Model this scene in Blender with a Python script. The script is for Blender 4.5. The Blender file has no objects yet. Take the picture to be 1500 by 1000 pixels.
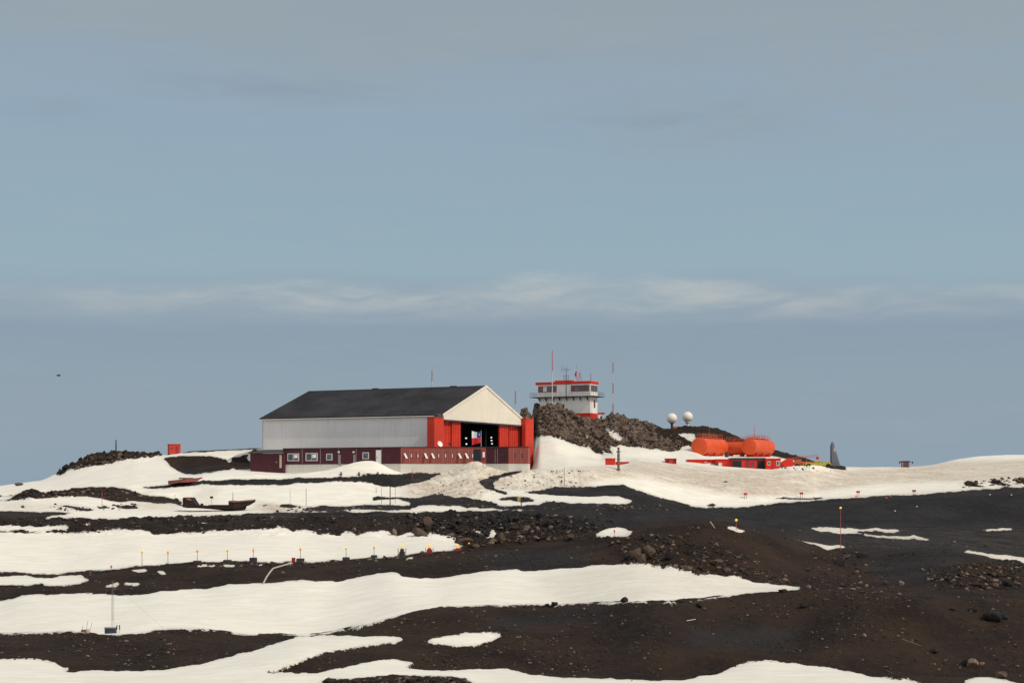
import bpy, math, random
import numpy as np
random.seed(7); rng = np.random.default_rng(11)
F, UC, VH = 2400.0, 750.0, 712.0          # focal length in photo pixels, principal column, eye-level row
SC = bpy.context.scene; COL = SC.collection
R = math.radians

# ------------------------------------------------------------------ materials
def lin(c):
    return tuple(((x/255.0)/12.92 if x/255.0 <= .04045 else ((x/255.0+.055)/1.055)**2.4) for x in c)
class NT:
    def __init__(s, tree): s.t = tree; s.n = tree.nodes; s.l = tree.links
    def node(s, typ, **kw):
        n = s.n.new(typ)
        for k, v in kw.items(): setattr(n, k, v)
        return n
    def put(s, sock, v):
        if isinstance(v, bpy.types.NodeSocket): s.l.new(v, sock)
        else:
            if isinstance(v, tuple) and len(v) == 3 and sock.type == 'RGBA': v = v+(1,)
            sock.default_value = v
    def math(s, op, a, b=None, c=None, clamp=False):
        n = s.node('ShaderNodeMath', operation=op, use_clamp=clamp)
        s.put(n.inputs[0], a)
        if b is not None: s.put(n.inputs[1], b)
        if c is not None: s.put(n.inputs[2], c)
        return n.outputs[0]
    def sstep(s, x, a, b):
        n = s.node('ShaderNodeMapRange', interpolation_type='SMOOTHSTEP')
        s.put(n.inputs[0], x); s.put(n.inputs[1], a); s.put(n.inputs[2], b)
        return n.outputs[0]
    def mix(s, f, a, b, blend='MIX'):
        n = s.node('ShaderNodeMix', data_type='RGBA', blend_type=blend)
        s.put(n.inputs[0], f); s.put(n.inputs[6], a); s.put(n.inputs[7], b)
        return n.outputs[2]
    def noise(s, vec, scale, detail=4, rough=.55):
        n = s.node('ShaderNodeTexNoise'); s.put(n.inputs['Vector'], vec)
        n.inputs['Scale'].default_value = scale; n.inputs['Detail'].default_value = detail
        n.inputs['Roughness'].default_value = rough
        return n.outputs[0]
    def mapping(s, vec, scale=(1,1,1), rot=(0,0,0)):
        n = s.node('ShaderNodeMapping'); s.put(n.inputs[0], vec)
        n.inputs['Scale'].default_value = scale; n.inputs['Rotation'].default_value = rot
        return n.outputs[0]

def new_mat(name):
    m = bpy.data.materials.new(name); m.use_nodes = True
    t = NT(m.node_tree); b = t.n['Principled BSDF']
    return m, t, b
def paint(name, col, rough=.55, var=.25, scale=.8, streak=.0, metal=0, bump=.0, corr=None, emit=0, spec=.3):
    """painted or weathered surface: blotchy colour, vertical streaks, optional corrugation (axis, ribs per metre, depth)"""
    m, t, b = new_mat(name)
    tc = t.node('ShaderNodeTexCoord').outputs['Object']
    n1 = t.noise(tc, scale, 5); n2 = t.noise(tc, scale*9, 3)
    f = t.math('ADD', t.math('MULTIPLY', n1, .65), t.math('MULTIPLY', n2, .35))
    f = t.sstep(f, .3, .7)
    c = t.mix(f, tuple(x*(1-var) for x in col), tuple(min(1, x*(1+var*.5)) for x in col))
    if streak:
        sn = t.noise(t.mapping(tc, (1.6, 1.6, .09)), 1.3, 4)
        c = t.mix(t.math('MULTIPLY', t.sstep(sn, .52, .75), streak), c, (.10, .075, .055))
    t.put(b.inputs['Base Color'], c)
    b.inputs['Roughness'].default_value = rough; b.inputs['Metallic'].default_value = metal
    b.inputs['Specular IOR Level'].default_value = spec
    h = None
    if corr:
        ax, per, dep = corr
        x = t.node('ShaderNodeSeparateXYZ'); t.put(x.inputs[0], tc)
        h = t.math('MULTIPLY', t.math('SINE', t.math('MULTIPLY', x.outputs[ax], per*2*math.pi)), dep)
    if bump: 
        hb = t.math('MULTIPLY', n2, bump); h = hb if h is None else t.math('ADD', h, hb)
    if h is not None:
        bp = t.node('ShaderNodeBump'); t.put(bp.inputs['Height'], h); bp.inputs['Distance'].default_value = 1
        t.l.new(bp.outputs[0], b.inputs['Normal'])
    if emit:
        t.put(b.inputs['Emission Color'], col); b.inputs['Emission Strength'].default_value = emit
    return m

M = {}
M['hangar_wall'] = paint('pale_grey_cladding', (.77,.74,.725), .6, .06, .2, .14, corr=(1, 1.2, .003))
M['gable']  = paint('cream_cladding', (.74,.69,.60), .6, .07, .25, .18, corr=(0, 1.2, .01))
M['roof']   = paint('dark_roof_sheet', (.037,.036,.041), .8, .45, .12, spec=.1, corr=(0, .8, .02))
M['red']    = paint('signal_red_paint', (.56,.040,.020), .6, .16, .3, .12, corr=(0, 1.6, .015))
M['red2']   = paint('bright_red_paint', (.62,.030,.016), .55, .2, .7, .08)
M['oxide']  = paint('oxide_red_boarding', (.30,.078,.064), .7, .16, .5, .10, corr=(0, 2.2, .02))
M['oxide_d']= paint('shaded_oxide_and_maroon_boarding', (.075,.018,.026), .75, .18, .5, .06, corr=(0, 2.2, .02))  # darker oxide red: shade painted on annex side faces; also the shed's maroon
M['plinth'] = paint('whitewashed_plinth', (.66,.63,.57), .8, .10, .5, .10)
M['white']  = paint('white_paint', (.84,.82,.78), .5, .05, .4, .12)
M['seam']   = paint('pale_joint_strip', (.36,.27,.26), .7, .1)
M['trim']   = paint('window_frame_white', (.62,.62,.62), .5, .05)
M['maroon'] = paint('maroon_window_frame', (.27,.030,.033), .5, .15)
M['int']    = paint('hangar_interior', (.020,.024,.034), .8, .3, .3)
M['dark']   = paint('dark_steel', (.040,.042,.050), .6, .2)
M['grey']   = paint('galvanised_steel', (.26,.27,.29), .45, .2, metal=.3)
M['orange'] = paint('orange_tank_paint', (.70,.092,.026), .5, .18, .35, .25)
M['rail_or']= paint('faded_orange_rail', (.50,.12,.065), .6, .2)
M['radome'] = paint('radome_shell', (.78,.74,.66), .45, .05, .6)
M['fin']    = paint('grey_aircraft_paint', (.15,.165,.20), .5, .10, .4)
M['blue']   = paint('blue_paint', (.028,.040,.065), .5, .2)
M['rust']   = paint('rusted_plate', (.026,.015,.014), .85, .5, .6, .25, bump=.05)
M['rust_l'] = paint('flaking_rusted_deck', (.21,.11,.078), .85, .45, .8, .2, bump=.05)
M['redboat']= paint('faded_red_hull_paint', (.21,.050,.038), .7, .3, .6, .15)
M['pole']   = paint('weathered_pole', (.16,.14,.12), .8, .3, 1.5)
M['mast_r'] = paint('faded_red_mast', (.42,.10,.09), .6, .2)
M['mast_w'] = paint('faded_white_mast', (.52,.52,.52), .6, .1)
M['plank']  = paint('bleached_timber', (.50,.43,.33), .8, .3, 2)
M['concrete']=paint('dark_footing_block', (.05,.048,.052), .9, .4, 1)
M['cream']  = paint('cream_box_paint', (.55,.45,.33), .7, .1)
M['yellow'] = paint('dull_yellow_paint', (.42,.35,.06), .6, .25)
M['black']  = paint('black_rubber', (.014,.014,.016), .8, .2)
M['lamp_o'] = paint('orange_lamp_lens', (.95,.30,.02), .3, .0, emit=.55)
M['lamp_y'] = paint('yellow_lamp_lens', (.95,.62,.03), .3, .0, emit=.55)
M['lamp_r'] = paint('red_orange_marker', (.75,.09,.02), .4, .05, emit=.15)
M['lamp_w'] = paint('white_lamp_lens', (.9,.95,.88), .3, .0, emit=.75)
M['flag_w'] = paint('white_flag_cloth', (.75,.76,.80), .8, .04)
M['flag_r'] = paint('red_flag_cloth', (.62,.025,.035), .8, .06)
M['flag_b'] = paint('blue_flag_cloth', (.025,.055,.20), .8, .06)
M['bird']   = paint('bird_plumage', (.05,.05,.05), .9, .2)
def glass_mat():
    m, t, b = new_mat('window_glass')
    tc = t.node('ShaderNodeTexCoord').outputs['Object']
    c = t.mix(t.sstep(t.noise(tc, .9, 3), .35, .7), (.035,.040,.048), (.10,.115,.13))
    t.put(b.inputs['Base Color'], c); b.inputs['Roughness'].default_value = .08
    b.inputs['Specular IOR Level'].default_value = .6
    return m
M['glass'] = glass_mat()

# ------------------------------------------------------------------ mesh builder
class MB:
    def __init__(s): s.v = []; s.f = []; s.m = []
    def add(s, vs, fs, mi=0):
        o = len(s.v); s.v += [tuple(map(float, p)) for p in vs]
        s.f += [tuple(i+o for i in f) for f in fs]; s.m += [mi]*len(fs); return s
    def box(s, x0, x1, y0, y1, z0, z1, mi=0, b=0.0):
        if b <= 0:
            vs = [(x, y, z) for z in (z0, z1) for y in (y0, y1) for x in (x0, x1)]
            return s.add(vs, [(0,2,3,1),(4,5,7,6),(0,1,5,4),(2,6,7,3),(0,4,6,2),(1,3,7,5)], mi)
        vs = []; fs = []                                    # chamfered box
        X, Y, Z = (x0,x1), (y0,y1), (z0,z1); idx = {}
        for i in (0,1):
            for j in (0,1):
                for k in (0,1):
                    sx, sy, sz = (1-2*i)*b, (1-2*j)*b, (1-2*k)*b
                    for a, p in enumerate(((X[i],Y[j]+sy,Z[k]+sz),(X[i]+sx,Y[j],Z[k]+sz),(X[i]+sx,Y[j]+sy,Z[k]))):
                        idx[i,j,k,a] = len(vs); vs.append(p)
        q = lambda l: fs.append(tuple(idx[t] for t in l))
        for i in (0,1): q([(i,0,0,0),(i,1,0,0),(i,1,1,0),(i,0,1,0)])
        for j in (0,1): q([(0,j,0,1),(1,j,0,1),(1,j,1,1),(0,j,1,1)])
        for k in (0,1): q([(0,0,k,2),(1,0,k,2),(1,1,k,2),(0,1,k,2)])
        for i in (0,1):
            for j in (0,1): q([(i,j,0,0),(i,j,0,1),(i,j,1,1),(i,j,1,0)])
        for i in (0,1):
            for k in (0,1): q([(i,0,k,0),(i,0,k,2),(i,1,k,2),(i,1,k,0)])
        for j in (0,1):
            for k in (0,1): q([(0,j,k,1),(0,j,k,2),(1,j,k,2),(1,j,k,1)])
        for i in (0,1):
            for j in (0,1):
                for k in (0,1): q([(i,j,k,0),(i,j,k,1),(i,j,k,2)])
        return s.add(vs, fs, mi)
    def tube(s, p0, p1, r0, r1=None, n=8, mi=0, cap=True):
        r1 = r0 if r1 is None else r1
        a = np.array(p0, float); b = np.array(p1, float); d = b-a; d /= (np.linalg.norm(d)+1e-9)
        u = np.cross(d, (0,0,1) if abs(d[2]) < .9 else (1,0,0)); u /= np.linalg.norm(u); w = np.cross(d, u)
        vs = []
        for c, r in ((a, r0), (b, r1)):
            for k in range(n):
                t = 2*math.pi*k/n; vs.append(c+r*(math.cos(t)*u+math.sin(t)*w))
        fs = [(k, (k+1) % n, n+(k+1) % n, n+k) for k in range(n)]
        if cap: fs += [tuple(range(n))[::-1], tuple(range(n, 2*n))]
        return s.add(vs, fs, mi)
    def path(s, pts, r, n=6, mi=0):
        for a, b in zip(pts[:-1], pts[1:]): s.tube(a, b, r, r, n, mi)
        return s
    def lathe(s, prof, n=24, org=(0,0,0), axis=(0,0,1), mi=0):
        ax = np.array(axis, float); ax /= np.linalg.norm(ax)
        u = np.cross(ax, (0,0,1) if abs(ax[2]) < .9 else (1,0,0)); u /= np.linalg.norm(u); w = np.cross(ax, u)
        o = np.array(org, float); vs = []; fs = []
        for r, h in prof:
            for k in range(n):
                t = 2*math.pi*k/n; vs.append(o+ax*h+max(r, 1e-4)*(math.cos(t)*u+math.sin(t)*w))
        for i in range(len(prof)-1):
            for k in range(n): fs.append((i*n+k, i*n+(k+1) % n, (i+1)*n+(k+1) % n, (i+1)*n+k))
        fs += [tuple(range(n))[::-1], tuple(range((len(prof)-1)*n, len(prof)*n))]
        return s.add(vs, fs, mi)
    def prism(s, poly, z0, z1, mi=0):
        n = len(poly); vs = [(x, y, z0) for x, y in poly]+[(x, y, z1) for x, y in poly]
        fs = [tuple(range(n))[::-1], tuple(range(n, 2*n))]+[(k, (k+1) % n, n+(k+1) % n, n+k) for k in range(n)]
        return s.add(vs, fs, mi)
    def loft(s, secs, mi=0, cap=True):
        n = len(secs[0]); vs = [p for sec in secs for p in sec]; fs = []
        for i in range(len(secs)-1):
            for k in range(n-1): fs.append((i*n+k, i*n+k+1, (i+1)*n+k+1, (i+1)*n+k))
        if cap: fs += [tuple(range(n))[::-1], tuple(range((len(secs)-1)*n, len(secs)*n))]
        return s.add(vs, fs, mi)
    def panel(s, P, Q, z0, z1, out, th, mi=0):
        """slab lying on the vertical plane through P,Q; out = outward offset of its face, th its thickness"""
        dx, dy = Q[0]-P[0], Q[1]-P[1]; L = math.hypot(dx, dy); nx, ny = dy/L, -dx/L
        a = [(P[0]+nx*out, P[1]+ny*out), (Q[0]+nx*out, Q[1]+ny*out),
             (Q[0]+nx*(out-th), Q[1]+ny*(out-th)), (P[0]+nx*(out-th), P[1]+ny*(out-th))]
        return s.prism(a, z0, z1, mi)
    def build(s, name, mats, parent=None, smooth=False, loc=(0,0,0), rot=0):
        me = bpy.data.meshes.new(name); me.from_pydata(s.v, [], s.f)
        mats = mats if isinstance(mats, (list, tuple)) else [mats]
        for m in mats: me.materials.append(m)
        if len(mats) > 1: me.polygons.foreach_set('material_index', s.m)
        import bmesh
        bm = bmesh.new(); bm.from_mesh(me); bmesh.ops.recalc_face_normals(bm, faces=bm.faces); bm.to_mesh(me); bm.free()
        if smooth:
            me.polygons.foreach_set('use_smooth', [True]*len(me.polygons))
            try: me.set_sharp_from_angle(angle=R(40))
            except Exception: pass
        o = bpy.data.objects.new(name, me); COL.objects.link(o); o.location = loc; o.rotation_euler.z = rot
        if parent: o.parent = parent
        return o
def tag(o, label=None, cat=None, group=None, kind=None):
    if label: o['label'] = label
    if cat: o['category'] = cat
    if group: o['group'] = group
    if kind: o['kind'] = kind
    return o
def thing(name, label, cat, loc=(0,0,0), rot=0, group=None):
    o = bpy.data.objects.new(name, None); COL.objects.link(o); o.empty_display_size = .5
    o.location = loc; o.rotation_euler.z = rot
    return tag(o, label, cat, group)
def copy_tree(o, parent=None):
    c = o.copy(); COL.objects.link(c)
    if parent: c.parent = parent
    for ch in list(o.children): copy_tree(ch, c)
    return c

# ------------------------------------------------------------------ terrain
def vnoise(x, y, seed=0):
    xi = np.floor(x).astype(np.int64); yi = np.floor(y).astype(np.int64); xf = x-xi; yf = y-yi
    def h(a, b):
        n = (a*374761393+b*668265263+seed*1442695041) & 0xffffffff
        n = ((n ^ (n >> 13))*1274126177) & 0xffffffff
        return ((n ^ (n >> 16)) & 0xffff)/65535.0
    u = xf*xf*(3-2*xf); v = yf*yf*(3-2*yf)
    return (h(xi, yi)*(1-u)+h(xi+1, yi)*u)*(1-v)+(h(xi, yi+1)*(1-u)+h(xi+1, yi+1)*u)*v
def fbm(x, y, sc, oct=4, seed=0, gain=.5, ridged=False):
    t = np.zeros_like(x); a = 1.0; s = 0
    for k in range(oct):
        c, sn = math.cos(.6*k+.3), math.sin(.6*k+.3)
        n = vnoise((c*x-sn*y)*sc, (sn*x+c*y)*sc, seed+k)
        n = 1-np.abs(2*n-1) if ridged else n
        t += a*n; s += a; a *= gain; sc *= 2.03
    return t/s-.5
def blocks(x, y, size, seed):
    """cracked rock: every cell is a tilted flat face of its own"""
    px, py = x/size, y/size; xi = np.floor(px).astype(np.int64); yi = np.floor(py).astype(np.int64)
    def h(a, b, k):
        n = (a*374761393+b*668265263+(seed*17+k)*1442695041) & 0xffffffff
        n = ((n ^ (n >> 13))*1274126177) & 0xffffffff
        return ((n ^ (n >> 16)) & 0xffff)/65535.0
    best = np.full(x.shape, 1e9); out = np.zeros(x.shape)
    for i in (-1, 0, 1):
        for j in (-1, 0, 1):
            a, b = xi+i, yi+j; dx, dy = px-(a+h(a, b, 1)), py-(b+h(a, b, 2)); d = dx*dx+dy*dy
            v = (h(a, b, 3)-.5)*.9+dx*(h(a, b, 4)-.5)*1.6+dy*(h(a, b, 5)-.5)*1.2
            m = d < best; best = np.where(m, d, best); out = np.where(m, v, out)
    return out*size
def gauss(a, sig, axis):
    if sig <= 0: return a
    r = int(3*sig+1); k = np.exp(-.5*(np.arange(-r, r+1)/sig)**2); k /= k.sum()
    pad = [(0,0),(0,0)]; pad[axis] = (r, r); b = np.pad(a, pad, mode='edge'); o = np.zeros_like(a)
    n = a.shape[axis]
    for i, w in enumerate(k): o += w*(b[i:i+n, :] if axis == 0 else b[:, i:i+n])
    return o

# picture-row maps of the ground cover: what each patch is made of, plus shade painted into the cool map
U0, U1, V0, V1 = -300, 1800, 560, 1110
GU, GV = np.meshgrid(np.arange(U0, U1), np.arange(V0, V1))
WX = WY = 0
def inpoly(poly):
    x = GU+.01+WX; y = GV+.01+WY; ins = np.zeros(x.shape, bool); n = len(poly)
    for i in range(n):
        x1, y1 = poly[i]; x2, y2 = poly[(i+1) % n]
        if y1 == y2: continue
        c = (y1 > y) != (y2 > y)
        ins ^= c & (x < (x2-x1)*(y-y1)/(y2-y1)+x1)
    return ins
S = []   # snow fields and patches
S.append([(-300,968),(0,968),(10,967),(40,966),(75,970),(88,973),(95,980),(100,978),(100,985),(94,987),(120,984),(130,981),(200,984),(240,982),(300,972),(340,962),(380,951),(420,938),(440,934),(470,931),(500,932),(545,933),(590,934),(592,938),(575,942),(530,948),(490,955),(450,965),(420,975),(395,983),(390,987),(410,985),(425,984),(432,987),(445,985),(460,986),(500,980),(550,968),(580,965),(600,969),(607,971),(597,976),(600,980),(650,982),(700,981),(740,980),(780,989),(830,994),(900,996),(970,999),(1000,996),(1050,988),(1070,979),(1100,972),(1130,970),(1160,973),(1200,977),(1250,985),(1280,993),(1330,999),(1380,1010),(1500,1030),(1500,1110),(-300,1110)])
S.append([(624,942),(630,937),(650,933),(690,930),(720,929),(738,933),(728,938),(700,945),(665,948),(635,946)])
S.append([(1412,997),(1430,995),(1450,994),(1475,998),(1500,1003),(1460,1010),(1412,1004)])
S.append([(-300,890),(0,883),(10,880),(30,873),(60,871),(85,872),(115,869),(160,871),(200,872),(230,866),(300,863),(340,856),(385,855),(440,851),(480,852),(500,851),(540,842),(570,837),(583,841),(600,846),(630,848),(670,843),(700,838),(720,836),(755,834),(760,837),(830,833),(860,831),(930,826),(945,829),(960,833),(1008,838),(1020,844),(1050,843),(1080,846),(1105,854),(1130,856),(1174,861),(1170,866),(1110,869),(1060,875),(1000,880),(920,883),(860,884),(800,886),(740,887),(690,889),(650,891),(600,901),(560,910),(510,921),(480,928),(440,932),(370,932),(320,925),(290,922),(250,923),(210,928),(185,932),(150,932),(120,927),(100,926),(50,928),(0,929),(-300,931)])
S.append([(-300,780),(0,780),(40,781),(75,780),(130,781),(165,777),(210,776),(230,783),(250,782),(300,780),(335,777),(400,775),(405,773),(420,775),(435,780),(450,777),(462,784),(480,783),(495,786),(507,779),(530,785),(540,779),(570,778),(580,787),(600,779),(615,784),(640,783),(665,790),(682,801),(660,807),(630,809),(600,812),(560,816),(520,820),(470,823),(420,823),(370,823),(300,824),(245,826),(200,830),(150,835),(100,839),(70,842),(30,839),(0,838),(-300,836)])
for p in ([(0,845),(40,843),(70,848),(90,843),(120,843),(135,851),(110,857),(70,859),(60,855),(40,858),(0,857),(-60,857),(-60,845)],
          [(192,836),(213,833),(215,837),(200,840)], [(227,838),(240,836),(246,842),(235,844)], [(155,858),(178,853),(180,856),(160,859)],
          [(186,853),(208,852.5),(205,857),(186,857)], [(283,832),(300,827),(315,827),(314,831),(290,833)], [(327,830),(332,827),(347,828),(345,832),(329,832)],
          [(371,831),(380,826),(383,830)], [(410,828),(425,824),(425,827)], [(590,819),(600,815),(605,817),(596,820)], [(646,815),(653,811),(654,814)],
          [(143,854),(149,852),(148,855)], [(222,854),(227,852),(226,855)],
          [(-300,768),(0,769),(60,771),(100,771),(98,777),(80,776),(60,780),(40,779),(25,777),(0,778),(-300,778)],
          [(1185,773),(1210,772.5),(1255,775),(1285,773.5),(1310,775),(1319,778),(1300,780.5),(1290,779),(1255,778),(1256,782),(1280,784.5),(1330,786),(1340,785),(1367,790),(1345,790),(1300,788),(1258,784),(1230,782),(1200,779)],
          [(1162,790),(1180,793),(1200,795),(1215,799),(1230,797.5),(1243,800),(1225,804),(1208,806),(1195,800)],
          [(1411,810),(1420,806.5),(1440,811),(1480,814),(1500,817),(1520,820),(1520,826),(1490,823),(1450,818)],
          [(1434,776),(1460,774),(1484,774),(1485,777),(1440,777.5)], [(1496,775),(1520,774),(1520,777)],
          [(1063,776),(1068,773),(1080,773.5),(1097,780),(1085,781)],
          [(858,785),(872,785),(888,775),(900,773),(918,774),(929,780),(915,786),(900,787),(885,788)],
          [(692,775),(700,777),(708,785),(716,787),(718,777),(726,776),(726,784),(718,792),(708,787)],
          [(122,768),(130,767),(137,770),(130,771)], [(285,768),(300,767),(300,770)]): S.append(p)
S.append([(-300,750),(0,749),(50,750),(85,750),(105,752),(80,756),(60,761),(100,760),(200,762),(250,759),(300,757),(340,756),(400,752),(440,750),(470,750),(500,748),(520,752),(550,749),(590,751),(640,750),(740,748),(785,748),(800,742),(850,737),(920,740),(960,742),(990,742),(1010,742),(1040,743),(1080,743),(1110,741),(1150,736.5),(1200,733),(1250,730),(1300,726),(1350,724),(1400,720),(1450,716),(1500,713),(1800,700),(1800,555),(-300,555)])
D = []   # bare ground inside the upper snow
CRAG = [(700,555),(1012,555),(1012,652),(998,654),(994,659),(976,661),(940,656),(920,654),(906,652),(896,656),(900,666),(884,662),(886,668),(878,664),(864,656),(848,653),(826,647),(818,642),(806,638),(782,641),(740,641)]
RIDGE = [(955,555),(1215,555),(1240,690),(1205,684),(1180,678),(1135,668),(1066,664),(1012,655),(1000,650),(960,640)]
D += [CRAG, RIDGE,
      [(764,721),(790,718),(816,714),(860,713),(900,712),(914,710),(934,719),(960,728),(996,736),(1012,742),(1000,750),(930,748),(900,740),(918,738),(928,734),(920,732),(900,726),(860,727),(820,725),(780,722)],
      [(700,706),(744,691),(774,689.5),(756,694),(736,699),(724,708),(728,717),(744,721),(740,724),(726,721),(712,715)],
      [(726,731),(740,727),(760,727),(775,729),(783,733),(760,735),(750,732),(735,733)],
      [(600,729),(620,728),(636,724),(654,725),(660,729),(680,729),(700,732),(720,736),(728,740),(760,742),(792,740),(800,734),(820,736),(850,739),(900,741),(900,750),(780,747),(732,746),(712,744),(688,744),(666,740),(640,740),(612,740),(600,745)],
      [(300,705),(340,703),(400,703),(440,701),(500,699.5),(540,698),(548,695),(600,694),(644,694),(646,696),(630,701),(630,704),(620,706),(600,710),(590,713),(560,713),(546,709),(526,706),(480,705.6),(440,708),(390,711),(360,711),(340,710),(300,710),(230,715),(200,714),(234,711),(252,709),(264,706)],
      [(520,695.3),(535,694),(560,695.5),(548,697)],
      [(0,733),(12,731),(26,728),(36,720),(48,717),(60,723),(80,720),(96,719),(102,715),(140,714),(164,713),(184,716),(204,722),(220,726),(260,732),(270,736),(268,744),(260,738),(220,737),(192,733),(180,736),(160,732),(136,728),(120,726),(90,728),(60,730),(30,731),(10,734),(-80,736),(-80,733)],
      [(-80,729),(0,727),(26,725),(26,726.5),(0,728.5)],
      [(88,741),(100,739),(115,744),(135,746),(130,750),(118,749),(105,744)], [(140,743),(155,741),(160,744),(145,745)],
      [(168,738),(180,741),(196,740),(200,745),(185,746),(172,742)], [(32,744),(36,740),(41,744)],
      [(86,696),(70,640),(240,640),(240,668),(210,670.5),(185,673),(165,679),(150,682),(120,685),(110,688),(98,687),(92,695)],
      [(240,670.7),(272,668),(309,669),(320,671),(328,673),(336,680),(338,671),(347,669),(364,665),(367,686),(347,688.7),(340,684),(333,688.7),(320,689),(307,692),(287,695),(269,693),(260,689),(249,682),(241,674)],
      [(266,640),(386,640),(386,657),(330,660.3),(268,664)], [(360,664),(372,659),(390,659),(390,665)],
      [(486,741),(520,741),(560,740),(600,741),(600,747),(560,747),(500,747),(480,748),(455,748),(440,747),(450,743),(470,742)],
      [(540,733),(544,728),(556,725),(564,728),(600,729),(600,735),(584,731),(560,731)],
      [(405,742),(412,739.5),(425,740),(440,742),(430,744.5)],
      [(1120,731),(1150,729.5),(1200,729),(1222,729),(1200,731),(1150,732)],
      [(1412,709),(1420,705),(1430,709),(1440,713),(1446,714),(1430,714),(1418,713)], [(1448,706),(1462,704),(1475,710),(1480,713),(1465,712),(1455,708)],
      [(1484,704),(1492,700),(1520,703),(1520,709),(1488,709)], [(1034,741),(1044,737),(1054,741)],
      [(1056,706),(1062,704.5),(1066,707),(1060,708.5)],
      [(470,1000),(478,994),(500,996.5),(540,995),(560,993),(600,991),(640,992),(680,994),(686,1000),(700,1012),(460,1012)],
      [(860,788),(866,783),(872,784),(876,788)]]
D2S = [[(884,627),(892,630),(912,646),(905,649),(895,643)], [(987,637),(1000,634.5),(1015,637),(1021,643),(1012,648),(1003,642)], [(858,641),(866,643),(872,648),(862,646)]]
WX = fbm(GU*1.0, GV*2.2, 1/22, 4, 61, .6)*16; WY = fbm(GU*1.0, GV*2.2, 1/16, 4, 71, .6)*4.2*np.clip((GV-640)/60, .35, 1)
snow = np.zeros(GU.shape)
for p in S: snow[inpoly(p)] = 1
for p in D: snow[inpoly(p)] = 0
for p in D2S: snow[inpoly(p)] = 1
WX = WY = 0
snow = gauss(gauss(snow, .95, 0), 1.9, 1)
wide = gauss(gauss(snow, 2.6, 0), 9, 1)
dirt = np.zeros(GU.shape)
for p, a in (([(890,692),(935,674),(1000,680),(1060,687),(1200,690),(1330,684),(1400,676),(1560,672),(1560,704),(1400,706),(1300,708),(1230,716),(1150,728),(1070,726),(1000,712),(950,702),(900,700)], .78),
             ([(1000,690),(1060,690),(1150,705),(1180,722),(1100,724),(1040,712)], .95), ([(1310,690),(1360,684),(1400,690),(1380,696),(1330,697)], .95),
             ([(600,690),(690,672),(720,688),(760,690),(860,686),(890,700),(850,716),(760,720),(720,714),(700,734),(640,732),(590,726)], .8),
             ([(740,692),(770,694),(860,690),(870,702),(820,712),(760,716)], .42), ([(860,684),(900,682),(900,700),(850,702)], .8), ([(370,734),(400,738),(420,746),(470,744),(500,750),(400,752),(380,746)], .95),
             ([(0,738),(100,738),(140,746),(60,748),(0,747)], .35), ([(190,732),(265,735),(262,746),(190,747)], .45), ([(840,667),(880,672),(888,676),(850,672)],.6), ([(780,846),(930,828),(1174,862),(1060,874),(820,884)],.22), ([(1160,770),(1380,770),(1380,792),(1160,808)],.45), ([(1400,770),(1540,770),(1540,830),(1400,812)],.4),
             ([(1235,792),(1330,788),(1420,783),(1520,795),(1520,806),(1400,800),(1260,806)],.8), ([(1280,768),(1420,776),(1520,789),(1420,785),(1300,774)],.7), ([(880,748),(1000,752),(1070,760),(940,762)],.5), ([(0,750),(100,752),(60,759),(0,759)],.6), ([(270,756),(620,752),(620,758),(270,762)],.6), ([(1240,728),(1520,712),(1520,722),(1240,735)],.45)): dirt[inpoly(p)] = a
dirt = gauss(gauss(dirt, 2.5, 0), 9, 1)
cool = np.zeros(GU.shape)
cool[inpoly([(-300,690),(700,686),(900,705),(1010,738),(1500,712),(1800,690),(1800,800),(1500,835),(1400,812),(1250,806),(1150,786),(1100,774),(1050,764),(980,764),(900,776),(850,782),(760,772),(690,795),(620,788),(500,790),(300,785),(-300,782)])] = 1
cool[inpoly([(-300,734),(0,731),(40,715),(164,710),(280,734),(268,746),(60,733),(-300,738)])] = .25
cool[inpoly([(-300,751),(0,752),(380,757),(620,754),(700,756),(690,796),(600,788),(0,783),(-300,783)])] = .45
cool[inpoly([(1250,815),(1420,815),(1400,856),(1300,858)])] = .8
cool[inpoly([(1010,915),(1180,915),(1150,955),(1000,958)])] = .7  # shade of the right foreground hollow, painted as bluish ground
cool[inpoly([(740,900),(900,888),(880,915),(700,925)])] = .7  # shade in the hollow under the crest, painted bluish too
cool[inpoly([(700,808),(850,805),(860,832),(720,838)])] = .8  # hill's left face: its shade painted in as a bluish tone
cool = gauss(gauss(cool, 4, 0), 10, 1)
rough = np.full(GU.shape, .16)
for p, a in ((CRAG, 1.25), (RIDGE, .5), ([(-300,757),(0,757),(380,754),(620,752),(750,750),(860,760),(900,790),(700,800),(600,788),(0,783),(-300,783)], .55),
             ([(600,750),(760,752),(860,775),(760,800),(690,805),(600,785)], .68), ([(60,700),(70,640),(240,640),(240,672),(150,684),(90,696)], .8),
             ([(-50,735),(30,718),(110,718),(110,730),(-50,738)], .6), ([(240,666),(390,660),(390,690),(287,696)], .35),
             ([(890,790),(1000,790),(1080,820),(1100,850),(1000,840),(900,826)], .55), ([(1350,835),(1500,820),(1500,862),(1380,866)], .55),
             ([(470,988),(690,988),(700,1012),(460,1012)], .36), ([(600,676),(690,670),(730,690),(860,686),(880,702),(840,716),(740,722),(700,732),(640,730),(600,724)], .75),
             ([(1400,700),(1520,695),(1520,712),(1410,716)], .6), ([(1120,676),(1215,672),(1230,692),(1130,694)], .42), ([(200,712),(640,692),(648,698),(600,712),(560,716),(200,718)], .14), ([(700,705),(744,690),(776,688),(756,696),(736,701),(744,722),(712,717)], .14), ([(590,724),(660,723),(730,734),(900,738),(900,750),(600,748)], .2)): rough[inpoly(p)] = a
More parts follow.
